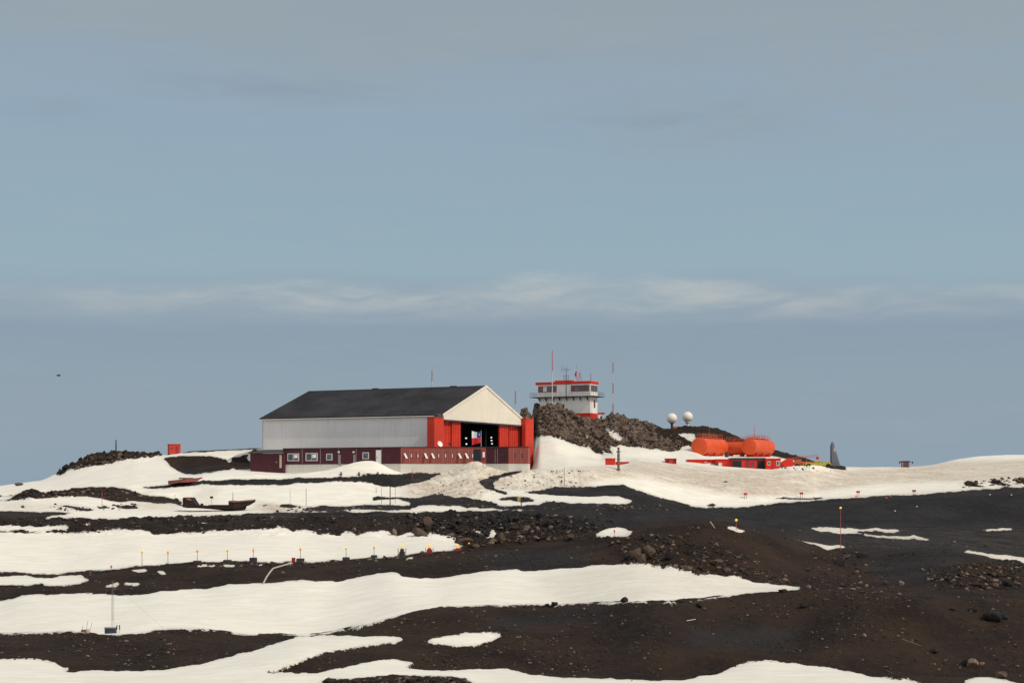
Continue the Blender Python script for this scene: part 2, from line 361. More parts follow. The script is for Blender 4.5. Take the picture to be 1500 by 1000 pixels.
rough[inpoly([(900,690),(960,676),(1060,688),(1200,692),(1400,684),(1540,680),(1540,700),(1400,706),(1230,716),(1120,724),(1000,712)])] = .22
rough = gauss(gauss(rough, 1.5, 0), 4, 1)
def samp(img, u, v):
    x = np.clip(u-U0, 0, img.shape[1]-1.001); y = np.clip(v-V0, 0, img.shape[0]-1.001)
    i = x.astype(int); j = y.astype(int); fx = x-i; fy = y-j
    return (img[j, i]*(1-fx)+img[j, i+1]*fx)*(1-fy)+(img[j+1, i]*(1-fx)+img[j+1, i+1]*fx)*fy

# rails: lines of ground given by (column, row, distance); the ground is drawn between them, front to back
def rail(d, pts): return [(p[0], p[1], p[2] if len(p) > 2 else d) for p in pts]
A3 = [(-300,932),(0,928),(50,926),(100,924),(150,930.5),(200,926),(250,921),(290,920),(330,926),(370,931),(430,932),(470,929),(500,921),(540,912),(580,902),(620,893),(680,888),(740,886),(800,885),(860,883),(920,882),(1000,880),(1060,874),(1100,869),(1170,866),(1230,868),(1300,872),(1500,880),(1800,885)]
A6 = [(-300,835),(0,837),(60,841),(90,840),(150,834),(200,829),(245,826),(290,823),(330,823),(370,822),(440,823),(500,821),(560,816),(590,812),(640,806),(680,802),(700,798),(730,795),(760,792),(800,790),(850,786),(900,781),(930,777),(960,773),(1000,768),(1040,766),(1060,768),(1090,776),(1120,783),(1160,793),(1200,801),(1220,812),(1240,822),(1270,812),(1320,808),(1360,808),(1420,812),(1460,818),(1500,823),(1800,830)]
RAILS = [
 rail(40, [(-300,1480),(1800,1480)]),
 rail(90, [(-300,1150),(1800,1150)]),
 rail(140, [(-300,1006),(460,1006),(520,999),(650,996),(700,1004),(1500,1002),(1800,1004)]),
 rail(158, [(-300,968),(0,968),(200,981),(300,973),(440,948),(560,966),(640,978),(760,980),(900,990),(1000,990),(1110,972),(1200,978),(1300,990),(1500,988),(1800,990)]),
 rail(185, A3),
 rail(198, [(u, v+(3 if u < 1160 else -4)) for u, v in A3]),
 rail(235, [(-300,890),(0,884),(30,873),(90,871),(160,870),(200,872),(230,866),(300,864),(340,856),(385,854),(440,851),(500,852),(560,840),(580,837),(610,844),(640,848),(690,841),(720,837),(760,836),(840,832),(930,827),(960,832),(1000,839),(1080,847),(1170,860),(1250,860),(1320,858),(1400,855),(1500,852),(1800,855)]),
 rail(268, A6),
 rail(282, [(u, v+2) for u, v in A6]),
 rail(318, [(-300,780),(0,780),(70,781),(130,780),(200,778),(240,784),(300,780),(340,779),(400,775),(440,782),(470,785),(500,787),(540,784),(580,787),(620,785),(650,790),(680,797),(720,791),(760,788),(800,786),(850,784),(900,779),(950,774),(1000,769),(1050,769),(1100,775),(1160,788),(1200,796),(1240,800),(1300,797),(1400,800),(1500,815),(1800,815)]),
 rail(337, [(-300,757),(0,758),(100,761),(200,760),(300,757),(380,755),(440,752),(500,752),(560,751),(620,752),(680,750),(740,750),(800,746),(860,745),(920,744),(1000,749),(1050,755),(1100,764),(1200,777),(1300,778),(1400,783),(1500,793),(1800,795)]),
 rail(362, [(-300,742),(0,742),(100,741),(200,744),(280,745),(400,742),(500,740),(600,740),(700,736),(760,734),(800,731),(900,728),(960,734),(1000,746),(1050,749),(1100,750),(1200,747),(1300,743),(1400,738),(1500,734),(1800,725)]),
 rail(378, [(-300,738),(0,734),(26,728),(48,717),(60,722),(90,718),(110,715),(160,713),(184,716),(210,723),(260,732),(285,728),(320,716),(400,711),(500,708),(560,713),(600,712),(650,712),(690,706),(720,714),(760,713),(800,714),(850,713),(914,710),(934,719),(960,728),(1000,738),(1050,743),(1110,741),(1150,737),(1200,733),(1300,726),(1400,720),(1500,714),(1800,700)]),
 rail(383, [(-300,739),(0,735),(48,719),(110,717),(160,715),(184,717),(210,723),(240,716),(260,708),(300,700),(340,698),(370,696),(417,697.5),(440,694.5),(480,688),(500,682),(520,675.5),(535,673),(548,673.5),(560,679),(575,688),(590,693),(640,692.5),(665,690),(680,681),(692,674.5),(702,675),(715,684),(735,690),(780,690),(812,684),(860,690),(900,700),(934,708),(960,716),(1000,727),(1050,735),(1110,736),(1200,729,390),(1300,722,390),(1400,713,390),(1500,706,390),(1800,695,390)]),
 rail(389, [(-300,735),(0,727),(50,722),(110,718),(160,714),(210,708),(250,704),(300,695),(340,693),(370,695),(417,695),(480,692),(590,692),(700,692),(780,691),(830,688),(880,684),(900,684),(934,690),(1000,706),(1050,712),(1110,715),(1200,712,402),(1300,705,405),(1400,698,410),(1500,694,415),(1800,685,415)]),
 rail(412, [(-300,730),(0,722),(60,714),(110,706),(160,697),(200,692),(240,692),(270,693),(300,689),(340,688),(370,689),(417,693),(590,693),(700,693),(781,692),(788,683),(830,676),(880,681),(900,681),(912,680),(935,673),(960,674),(1000,679),(1060,684),(1130,688),(1160,684),(1190,682),(1250,686,424),(1330,685,430),(1400,683,435),(1500,680,440),(1800,676,440)]),
 rail(428, [(-300,728),(0,718),(60,710),(110,698),(160,688),(200,680),(240,677),(270,680),(300,679),(340,678),(370,678),(417,692),(590,693),(700,693),(781,691),(785,656),(815,652),(850,668),(880,674),(900,668),(912,668),(960,672),(1000,675),(1060,684),(1130,688),(1200,688),(1250,687,434),(1330,685.5,440),(1400,682,445),(1500,677,450),(1800,672,450)]),
 rail(434, [(-300,727),(0,716),(60,708),(110,694),(160,682),(200,675),(240,671),(270,669),(310,669),(340,667),(370,663),(417,690),(590,693),(700,693),(781,691),(785,642),(806,638),(826,646),(848,653),(866,656),(880,663),(900,657),(940,656),(976,661),(994,660),(1012,668),(1060,678),(1130,682),(1200,686),(1250,685.5,442),(1330,685,446),(1400,680,450),(1500,674.5,455),(1800,670,455)]),
 rail(446, [(-300,727),(0,713.5),(60,705),(110,690),(160,674),(200,669),(240,668.5),(270,667),(310,665),(340,662),(385,659),(417,690),(590,694),(700,694),(780,691),(782,612),(785,595),(800,593),(812,594),(822,598),(835,603),(850,608),(860,614),(868,620),(876,621),(884,619),(890,611),(897,608),(905,610),(915,613),(930,618),(945,621),(960,625),(985,631),(1000,638),(1012,652),(1030,668),(1066,670),(1130,671),(1180,676),(1200,682),(1250,684.5,452),(1330,684.5,455),(1350,683,455),(1370,680,457),(1400,677.5,460),(1500,672,465),(1800,668,465)]),
 rail(451, [(-300,727),(0,712.6),(60,704.5),(110,686),(160,668),(200,668),(240,668),(270,665),(310,662),(340,660),(385,657.5),(417,690),(590,694),(700,694),(779,691),(782,640),(785,618),(890,621),(897,612),(905,613),(930,622),(960,629),(985,635),(1012,655),(1030,668),(1066,670),(1130,671),(1180,677),(1200,683),(1250,685,460),(1330,686,460),(1400,681,466),(1500,675,472),(1800,671,472)]),
 rail(458, [(-300,727),(0,712.3),(60,704.3),(110,683),(160,666),(240,667.7),(270,663.5),(310,661),(340,659),(385,656.8),(417,690),(590,694),(700,694),(745,680),(755,630),(762,606),(770,600),(778,595),(792,593),(800,622),(890,624),(930,628),(985,638),(1012,658),(1030,668),(1066,669),(1130,670),(1180,677),(1200,683.5),(1250,686.5,470),(1330,688,470),(1400,682,476),(1500,676,482),(1800,673,482)]),
 rail(470, [(-300,727),(0,712),(30,707.5),(60,704),(80,700),(88,694),(95,686),(110,680),(130,668.5),(145,665),(160,664),(170,663.5),(185,665),(210,667),(240,667.3),(260,667),(275,662),(300,660),(340,658),(385,656),(417,690),(590,695),(700,695),(745,680),(755,640),(764,613),(780,612),(792,628),(890,628),(930,632),(960,640),(1012,660),(1030,667),(1066,668),(1130,669),(1180,677),(1200,684),(1250,688,480),(1330,690,480),(1400,684,486),(1500,678,492),(1800,675,492)]),
 rail(500, [(-300,740),(0,725),(150,690),(385,685),(417,690),(590,697),(700,697),(765,650),(890,640),(940,640),(965,636),(1000,634),(1060,640),(1110,656),(1150,666),(1190,678),(1230,690),(1330,690),(1370,684),(1400,680),(1500,676),(1800,672)]),
 rail(525, [(-300,745),(0,735),(385,700),(590,698),(700,697),(765,665),(890,648),(940,640),(960,634),(975,630),(985,627),(1000,625),(1030,625),(1045,627),(1060,631),(1075,637),(1090,645),(1110,652),(1130,658),(1150,664),(1170,669),(1190,675),(1210,682),(1230,690),(1330,690),(1370,680),(1400,673),(1430,668.5),(1460,667),(1500,666),(1800,668)]),
 rail(560, [(-300,770),(385,730),(700,715),(900,680),(1000,660),(1100,690),(1230,715),(1330,700),(1500,690),(1800,690)]),
 rail(720, [(-300,815),(1800,815)]),
]
us = np.concatenate([np.linspace(-1200, -260, 45), np.linspace(-240, 1740, 1300), np.linspace(1760, 2700, 45)]); NC = len(us)
ds = np.concatenate([np.arange(40, 120, 3.0), np.arange(120, 545, .43), np.arange(545, 720, 6.0), [720]])
rv = np.array([np.interp(us, [p[0] for p in r], [p[1] for p in r]) for r in RAILS])
rd = np.array([np.interp(us, [p[0] for p in r], [p[2] for p in r]) for r in RAILS])
sh_ = np.clip((us-776)/5, 0, 1)*np.clip((1040-us)/45, 0, 1)        # the crag and its snow slope stand further back than the hangar's far corner
for i, r in enumerate(RAILS):
    rd[i] += sh_*{428: 11, 434: 20, 446: 25, 451: 25, 458: 25, 470: 22, 500: 8}.get(r[0][2], 0)
ga = lambda c, w: np.exp(-((us-c)/w)**2)
for i, r in enumerate(RAILS):                      # mounds that bulge towards the viewer, with hollows between them
    if r[0][2] in (268, 282): rd[i] += -15*ga(1040, 120)+7*ga(800, 70)-5*ga(1400, 60)+7*ga(1290, 60)
    if r[0][2] == 235: rd[i] += -11*ga(1040, 120)+6*ga(800, 70)-6*ga(1400, 70)
    if r[0][2] in (185, 198): rd[i] += -8*ga(955, 75)-7*ga(1320, 100)+6*ga(800, 80)+6*ga(1120, 80)-4*ga(200, 80)
    if r[0][2] == 158: rd[i] += -4*ga(955, 90)-4*ga(1320, 100)+3*ga(1120, 80)
for i in range(len(RAILS)): rv[i:i+1] = gauss(rv[i:i+1], 7.0 if rd[i].mean() < 340 else 1.6, 1)
wob = (fbm(us*.006, np.zeros(NC), 1.0, 3, 5))
for i in range(4, len(RAILS)-6): rd[i] += wob*(4 if i < 12 else 1.2)*(1 if i % 2 else .8)
Z = np.empty((len(ds), NC))
for c in range(NC):
    zz = -(rv[:, c]-VH)/F*rd[:, c]
    Z[:, c] = np.interp(ds, rd[:, c], zz)
i0 = int(np.searchsorted(ds, 120)); i1 = int(np.searchsorted(ds, 545))
Zm = Z[i0:i1].copy(); Zs = gauss(Zm, 3.0, 0)
fine = gauss(Zm, 1.2, 0)
w = np.clip((ds[i0:i1]-360)/25, 0, 1)[:, None]
Z[i0:i1] = Zs*(1-w)+fine*w
Z = gauss(Z, 1.3, 1)
DD = ds[:, None]+0*us[None, :]; UU = us[None, :]+0*ds[:, None]
XX = (UU-UC)/F*DD
VV = VH-Z*F/DD
a_s = samp(snow, UU, VV); a_d = samp(dirt, UU, VV); a_c = samp(cool, UU, VV); a_r = samp(rough, UU, VV); a_w = samp(wide, UU, VV)
big = fbm(XX, DD, 1/9.0, 3, 21); mid = fbm(XX+.45*Z, DD, 1/2.6, 4, 31, ridged=True)+.5*fbm(XX*1.0+.8*DD, DD*.45-XX*.2, 1/1.7, 3, 91, ridged=True); sml = fbm(XX, DD, 1/.8, 3, 41, ridged=True)
sn = np.clip((a_s-.35)/.3, 0, 1)
near = np.clip((300-DD)/150, 0, 1)
rocky = (1-sn)
rk = (a_r > .42) & (a_s < .7); bl = np.zeros_like(Z)
bl[rk] = blocks((XX+.5*Z)[rk], (DD*.8+.3*XX)[rk], 2.3, 3)*.75+blocks((XX+.4*Z)[rk], DD[rk], .95, 4)*.8
Z += .78*np.clip((a_r-.40)/.5, 0, 1)*bl*rocky
Z += np.minimum(a_r, 1.15)*(mid*1.1+sml*.8)*(rocky+.60*sn*(a_r > .4))+rocky*big*(.5+.5*near)*1.35
Z += sn*(.10+.06*near+big*.25+fbm(XX*.5+DD*.15, DD, 1/1.4, 2, 51)*.10)
VV2 = VH-Z*F/DD
vmin = np.minimum.accumulate(VV2, axis=0)

def hz(x, y):
    u = UC+F*x/y
    ci = min(max(float(np.interp(u, us, np.arange(NC))), 0), NC-1.001); ri = float(np.interp(y, ds, np.arange(len(ds)))); ri = min(ri, len(ds)-1.001)
    a, b = int(ri), int(ci); fr, fc = ri-a, ci-b
    return float((Z[a, b]*(1-fc)+Z[a, b+1]*fc)*(1-fr)+(Z[a+1, b]*(1-fc)+Z[a+1, b+1]*fc)*fr)
def ground(u, v):
    """first piece of ground met along the sight line through (u, v)"""
    c = int(round(float(np.interp(u, us, np.arange(NC))))); c = min(max(c, 0), NC-1)
    idx = np.nonzero(VV2[i0:, c] <= v)[0]
    k = (i0+int(idx[0])) if len(idx) else i1
    if k > 0 and VV2[k-1, c] > VV2[k, c]:
        t = (VV2[k-1, c]-v)/(VV2[k-1, c]-VV2[k, c]); d = ds[k-1]+min(max(t, 0), 1)*(ds[k]-ds[k-1])
    else: d = ds[k]
    x = (u-UC)/F*d
    return (x, float(d), hz(x, d))
def at(u, d, v=None):
    x = (u-UC)/F*d
    return (x, d, hz(x, d)) if v is None else (x, d, -(v-VH)/F*d)

def grid_mesh(name, X, Y, Zz, sm=None):
    nr, nc = X.shape; me = bpy.data.meshes.new(name)
    co = np.stack([X, Y, Zz], -1).reshape(-1, 3).astype(np.float32)
    i = (np.arange(nr-1)[:, None]*nc+np.arange(nc-1)[None, :]).ravel()
    fa = np.stack([i, i+1, i+nc+1, i+nc], -1).astype(np.int32)
    me.vertices.add(len(co)); me.vertices.foreach_set('co', co.ravel())
    me.loops.add(fa.size); me.loops.foreach_set('vertex_index', fa.ravel())
    me.polygons.add(len(fa)); me.polygons.foreach_set('loop_start', np.arange(len(fa), dtype=np.int32)*4)
    me.polygons.foreach_set('use_smooth', np.ones(len(fa), bool) if sm is None else sm)
    me.update(calc_edges=True); return me
me = grid_mesh('terrain', XX, DD, Z, ~((a_r > .45) & (a_s < .5))[:-1, :-1].ravel())
at_ = me.attributes.new('cover', 'FLOAT_COLOR', 'POINT')
at_.data.foreach_set('color', np.stack([a_s, a_d, a_c, a_r], -1).astype(np.float32).ravel())

aw = me.attributes.new('snow_depth', 'FLOAT', 'POINT'); aw.data.foreach_set('value', a_w.astype(np.float32).ravel())
def terrain_mat():
    m, t, b = new_mat('volcanic_ground_and_snow')
    at = t.node('ShaderNodeAttribute', attribute_name='cover', attribute_type='GEOMETRY')
    sep = t.node('ShaderNodeSeparateColor'); t.put(sep.inputs[0], at.outputs['Color'])
    sm, dm, cm, rm = sep.outputs[0], sep.outputs[1], sep.outputs[2], at.outputs['Alpha']
    P = t.node('ShaderNodeTexCoord').outputs['Object']
    nA = t.noise(P, .12, 5); nB = t.noise(P, 1.1, 5, .6); nC = t.noise(P, 5.5, 4, .65); nD = t.noise(P, 14, 2, .6)
    # bare ground
    brown = t.mix(t.sstep(nA, .3, .7), (.0135,.0094,.0082), (.036,.0222,.0152))
    blue  = t.mix(t.sstep(nA, .3, .7), (.0125,.0135,.0168), (.026,.026,.0285))
    rock = t.mix(cm, brown, blue)
    crag = t.mix(t.sstep(nB, .34, .68), (.030,.024,.0215), (.29,.212,.170))
    crag = t.mix(t.math('MULTIPLY', t.sstep(nC, .5, .66), .55), crag, (.020,.017,.017))  # random dark spots painted in for shaded crevices
    rock = t.mix(t.sstep(rm, .75, 1.15), rock, crag)
    sp = t.math('MULTIPLY', t.sstep(nC, .56, .74), .55)
    rock = t.mix(sp, rock, t.mix(nB, (.060,.043,.033), (.10,.08,.066)))
    rock = t.mix(t.math('MULTIPLY', t.sstep(nB, .50, .68), .45), rock, t.mix(cm, (.046,.028,.0195), (.040,.037,.0365)))
    gr = t.math('MULTIPLY', t.sstep(nD, .60, .72), .5)
    rock = t.mix(gr, rock, (.15,.12,.10))
    pit = t.math('MULTIPLY', t.sstep(t.noise(P, 3.1, 4, .6), .56, .66), .7)
    rock = t.mix(pit, rock, (.010,.009,.0095))
    dust = t.math('MULTIPLY', t.sstep(t.noise(t.mapping(P, (.18, 1.6, 1), (0,0,R(4))), .8, 4, .6), .38, .68), t.math('MULTIPLY', dm, 1.2), clamp=True)
    rock = t.mix(t.math('MULTIPLY', dust, .8), rock, t.mix(nB, (.050,.043,.040), (.085,.072,.064)))
    # snow
    st = t.noise(t.mapping(P, (.25, .9, .4), (0,0,R(28))), .9, 5)
    clean = t.mix(t.sstep(st, .3, .7), (.745,.72,.645), (.835,.81,.735))
    clean = t.mix(t.math('MULTIPLY', t.sstep(nA, .45, .75), .5), clean, (.70,.675,.61))
    dirty = t.mix(t.sstep(nB, .3, .7), (.44,.375,.305), (.62,.545,.455))
    dn = t.noise(t.mapping(P, (.35, 1.0, .35), (0,0,R(-14))), .55, 5)
    df = t.math('MULTIPLY', t.math('MULTIPLY', dm, 1.25), t.sstep(dn, .10, .62), clamp=True)
    sc = t.mix(df, clean, dirty)
    bare = t.math('MULTIPLY', t.sstep(t.noise(t.mapping(P, (1,.6,1)), .9, 5, .65), .55, .66), t.sstep(t.math('MULTIPLY', rm, t.sstep(dm, .2, .45)), .25, .5))
    sc = t.mix(t.math('MULTIPLY', bare, .75), sc, (.16,.135,.115))
    # ragged edge between the two
    ed = t.math('ADD', sm, t.math('MULTIPLY', t.math('SUBTRACT', nB, .5), 1.15))
    ed = t.math('ADD', ed, t.math('MULTIPLY', t.math('SUBTRACT', nC, .5), .95))
    k = t.sstep(ed, .46, .56)
    wd = t.node('ShaderNodeAttribute', attribute_name='snow_depth', attribute_type='GEOMETRY').outputs['Fac']
    thin = t.math('SUBTRACT', 1, t.sstep(t.math('ADD', wd, t.math('MULTIPLY', t.math('SUBTRACT', nB, .5), .45)), .45, .88))
    sc = t.mix(t.math('MULTIPLY', thin, t.math('ADD', .22, t.math('MULTIPLY', t.sstep(nC, .42, .62), .38))), sc, (.43,.385,.34))
    rim = t.math('MULTIPLY', t.math('SUBTRACT', 1, t.sstep(ed, .56, 1.0)), t.math('ADD', .25, t.math('MULTIPLY', t.sstep(nC, .4, .6), .5)))
    sc = t.mix(t.math('MULTIPLY', rim, .75), sc, (.47,.43,.39))
    grit = t.math('MULTIPLY', t.sstep(t.noise(P, 9, 3, .7), .66, .76), t.math('ADD', .10, t.math('MULTIPLY', thin, .75)))
    sc = t.mix(grit, sc, (.20,.17,.15))
    t.put(b.inputs['Base Color'], t.mix(k, rock, sc))
    t.put(b.inputs['Roughness'], t.math('SUBTRACT', .95, t.math('MULTIPLY', k, .30)))
    b.inputs['Specular IOR Level'].default_value = .12
    hr = t.math('ADD', t.math('MULTIPLY', nB, .35), t.math('MULTIPLY', nC, .16))
    hr = t.math('ADD', hr, t.math('MULTIPLY', nD, .05))
    hs = t.math('ADD', t.math('MULTIPLY', st, .06), t.math('MULTIPLY', nB, t.math('MULTIPLY', dm, .25)))
    hm = t.node('ShaderNodeMix', data_type='FLOAT'); t.put(hm.inputs[0], k); t.put(hm.inputs[2], hr); t.put(hm.inputs[3], hs)
    bp = t.node('ShaderNodeBump'); t.put(bp.inputs['Height'], hm.outputs[0]); bp.inputs['Distance'].default_value = 1.0; bp.inputs['Strength'].default_value = .8
    t.l.new(bp.outputs[0], b.inputs['Normal'])
    return m
me.materials.append(terrain_mat())
ter = bpy.data.objects.new('terrain', me); COL.objects.link(ter); tag(ter, kind='structure')
M['sea'] = paint('grey_sea', (.03,.045,.055), .25, .2, .02)
sea = MB().add([(-9000,-3000,-31.5),(9000,-3000,-31.5),(9000,14000,-31.5),(-9000,14000,-31.5)], [(0,1,2,3)]).build('sea', M['sea']); tag(sea, kind='structure')

# ------------------------------------------------------------------ loose stones (uncountable) and single boulders
def ico():
    p = (1+5**.5)/2
    v = np.array([(-1,p,0),(1,p,0),(-1,-p,0),(1,-p,0),(0,-1,p),(0,1,p),(0,-1,-p),(0,1,-p),(p,0,-1),(p,0,1),(-p,0,-1),(-p,0,1)], float)
    f = [(0,11,5),(0,5,1),(0,1,7),(0,7,10),(0,10,11),(1,5,9),(5,11,4),(11,10,2),(10,7,6),(7,1,8),(3,9,4),(3,4,2),(3,2,6),(3,6,8),(3,8,9),(4,9,5),(2,4,11),(6,2,10),(8,6,7),(9,8,1)]
    v /= np.linalg.norm(v[0]); return v, f
def subdiv(v, f):
    v = [tuple(x) for x in v]; c = {}; o = []
    def mid(a, b):
        k = (min(a,b), max(a,b))
        if k not in c:
            m = np.array(v[a])+np.array(v[b]); m /= np.linalg.norm(m); c[k] = len(v); v.append(tuple(m))
        return c[k]
    for a, b, d in f:
        x, y, z = mid(a,b), mid(b,d), mid(d,a); o += [(a,x,z),(b,y,x),(d,z,y),(x,y,z)]
    return np.array(v), o
ICO, ICOF = ico(); IC1, IC1F = subdiv(ICO, ICOF); IC2, IC2F = subdiv(IC1, IC1F)
def stone_mat(name, c0, c1, hi=.6):
    m, t, b = new_mat(name); P = t.node('ShaderNodeTexCoord').outputs['Object']
    geo = t.node('ShaderNodeNewGeometry').outputs['Random Per Island']
    n = t.noise(P, 6, 5, .65)
    c = t.mix(t.sstep(n, .3, .7), c0, c1); c = t.mix(t.math('MULTIPLY', t.sstep(geo, hi, 1.0), .8), c, (.23,.17,.13))
    t.put(b.inputs['Base Color'], c); b.inputs['Roughness'].default_value = .9; b.inputs['Specular IOR Level'].default_value = .15
    bp = t.node('ShaderNodeBump'); t.put(bp.inputs['Height'], t.noise(P, 9, 4)); bp.inputs['Distance'].default_value = .12; t.l.new(bp.outputs[0], b.inputs['Normal'])
    return m
M['stone'] = stone_mat('loose_stone', (.020,.0165,.015), (.062,.047,.039))
M['rubble'] = stone_mat('dark_rubble', (.012,.0112,.0118), (.046,.037,.033), .70)
M['stone_d'] = stone_mat('dark_boulder_rock', (.012,.0115,.0125), (.038,.033,.030))
M['stone_t'] = stone_mat('tan_boulder_rock', (.12,.080,.055), (.27,.19,.14))
M['stone_b'] = stone_mat('brown_boulder_rock', (.040,.029,.025), (.15,.106,.082))
def CL(x, y):
    q = float(vnoise(np.array([x/3.5]), np.array([y/7.0]), 5)[0]*.6+vnoise(np.array([x/1.2]), np.array([y/2.5]), 9)[0]*.4)
    return min(1, max(.04, (q-.38)/.3))**1.3
def scatter(n, poly, px0, px1, thr=.3, power=2.2):
    us_ = np.array([p[0] for p in poly]); vs_ = np.array([p[1] for p in poly]); V = []; Fc = []; cnt = 0; tries = 0; off = 0
    def inside(u, v):
        r = False; m = len(poly)
        for i in range(m):
            x1, y1 = poly[i]; x2, y2 = poly[(i+1) % m]
            if (y1 > v) != (y2 > v) and u < (x2-x1)*(v-y1)/(y2-y1)+x1: r = not r
        return r
    while cnt < n and tries < n*14:
        tries += 1
        u = random.uniform(us_.min(), us_.max()); v = random.uniform(vs_.min(), vs_.max())
        if not inside(u, v): continue
        if float(samp(snow, np.array([u]), np.array([v]))[0]) > thr: continue
        x, y, z = ground(u, v)
        if px1 < 5.5 and random.random() > CL(x, y): continue
        s = (px0+(px1-px0)*random.random()**power)*y/F*.5
        if y > 540: continue
        q = ICO*(1+rng.uniform(-.35, .35, (len(ICO), 1))) * np.array([random.uniform(.8,1.5), random.uniform(.8,1.3), random.uniform(.55,1.0)])*s
        a = random.uniform(0, 6.28); ca, sa = math.cos(a), math.sin(a)
        q = np.stack([q[:,0]*ca-q[:,1]*sa, q[:,0]*sa+q[:,1]*ca, q[:,2]], -1)+np.array([x, y, z+s*.2])
        V.append(q); Fc += [(i+off, j+off, k+off) for i, j, k in ICOF]; off += len(ICO); cnt += 1
    return V, Fc
def stones(name, label, sets, m='stone'):
    V = []; Fc = []
    for st in sets:
        v, f = scatter(*st); o = sum(len(a) for a in V); V += v; Fc += [(i+o, j+o, k+o) for i, j, k in f]
    mb = MB(); mb.v = [tuple(p) for a in V for p in a]; mb.f = Fc; mb.m = [0]*len(Fc)
    o = mb.build(name, M[m]); tag(o, label, 'stones', kind='stuff'); return o
EMB = [(-20,760),(380,757),(620,753),(760,752),(860,760),(900,785),(760,795),(690,800),(600,788),(300,783),(-20,783)]
stones('scattered_stones', 'loose dark stones strewn over the bare slopes', [
    (5200, [(-20,800),(700,800),(1000,765),(1500,800),(1500,1000),(-20,1000)], 1.0, 5.0, .3, 4.5),
    (500, [(880,785),(1010,780),(1110,820),(1180,860),(1050,845),(930,826)], 2.0, 8, .3, 3),
    (500, [(1350,835),(1500,815),(1500,862),(1370,866)], 1.5, 8, .3, 2.6),
    (300, [(1180,800),(1260,800),(1330,880),(1180,870)], 1.5, 7, .3, 3),
    (350, [(60,925),(300,922),(240,980),(120,984)], 1.2, 6, .3, 3),
    (500, [(600,930),(900,930),(880,995),(700,980),(620,975)], 1.2, 5, .3, 3.5),
    (130, [(278,822),(440,819),(560,813),(700,797),(700,806),(560,822),(440,829),(278,831)], 2, 8, .75, 2.2),
    (220, [(465,991),(600,989),(690,993),(700,1005),(460,1005)], 3, 9, .6, 2)])
stones('rubble', 'dark lava rubble heaped along the embankment below the road', [
    (1700, EMB, 1.2, 6, .45, 3.6), (500, [(600,755),(760,755),(860,775),(760,798),(690,803),(600,785)], 2, 12, .5, 4), (260, [(760,752),(900,752),(900,785),(780,795)], 1.5, 7, .4, 4)], 'rubble')
stones('crag_rocks', 'broken brown rocks covering the crag under the control tower', [
    (900, [(765,600),(800,592),(860,612),(900,608),(985,632),(1010,655),(940,655),(886,666),(806,640),(786,640)], 1.2, 6, .5, 3)], 'stone_b')
stones('ridge_rocks', 'dark rocks along the skyline knoll and the mound below it', [
    (140, [(86,695),(110,680),(145,664),(240,667),(165,679),(110,688)], 2, 9, .5, 2), (200, [(0,733),(48,717),(110,716),(164,714),(260,733),(160,731)], 1.5, 7, .5, 2.4),
    (260, [(600,727),(660,727),(900,738),(1000,740),(1000,748),(620,746)], 1.2, 5, .5, 2.5)])
stones('snow_debris', 'dark clods and stones in the ploughed snow heaps', [
    (120, [(600,720),(660,700),(690,674),(720,690),(860,688),(880,700),(840,714),(740,722),(680,730)], 0.8, 3.5, 2, 3),
    (90, [(1130,680),(1215,676),(1240,690),(1140,690)], 1.0, 5, 2, 2.5), (120, [(380,738),(480,742),(600,742),(600,748),(400,750)], 1.2, 5, 2, 2.5), (80, [(1408,714),(1430,704),(1500,698),(1500,710)], 1.5, 6, 2, 2.2), (70, [(60,738),(200,738),(200,748),(90,748)], 1.0, 5, 2, 2.5)])

def boulder(u, v, wpx, hpx, label, m='stone_d', tilt=0, group=None, d=None, jag=.30, cat='boulder'):
    x, y, z = ground(u, v) if d is None else at(u, d)
    s = y/F*.5; r = np.random.default_rng(int(u*7+v*13))
    q = IC2.copy()
    for k in range(7):                                   # cut facets
        nrm = r.normal(size=3); nrm /= np.linalg.norm(nrm); h = r.uniform(.55, .85); p = q@nrm
        q -= np.outer(np.maximum(p-h, 0), nrm)
    q *= 1+r.uniform(-jag*.25, jag*.25, (len(q), 1))
    q *= np.array([wpx, (wpx+hpx)/2, hpx])*s*1.12
    c, sn_ = math.cos(tilt), math.sin(tilt); q = np.stack([q[:,0]*c-q[:,2]*sn_, q[:,1], q[:,0]*sn_+q[:,2]*c], -1)
    mb = MB(); mb.v = [tuple(p) for p in q]; mb.f = list(IC2F); mb.m = [0]*len(IC2F)
    o = mb.build('boulder', M[m], loc=(x, y, z+hpx*s*.62)); tag(o, label, cat, group); return o
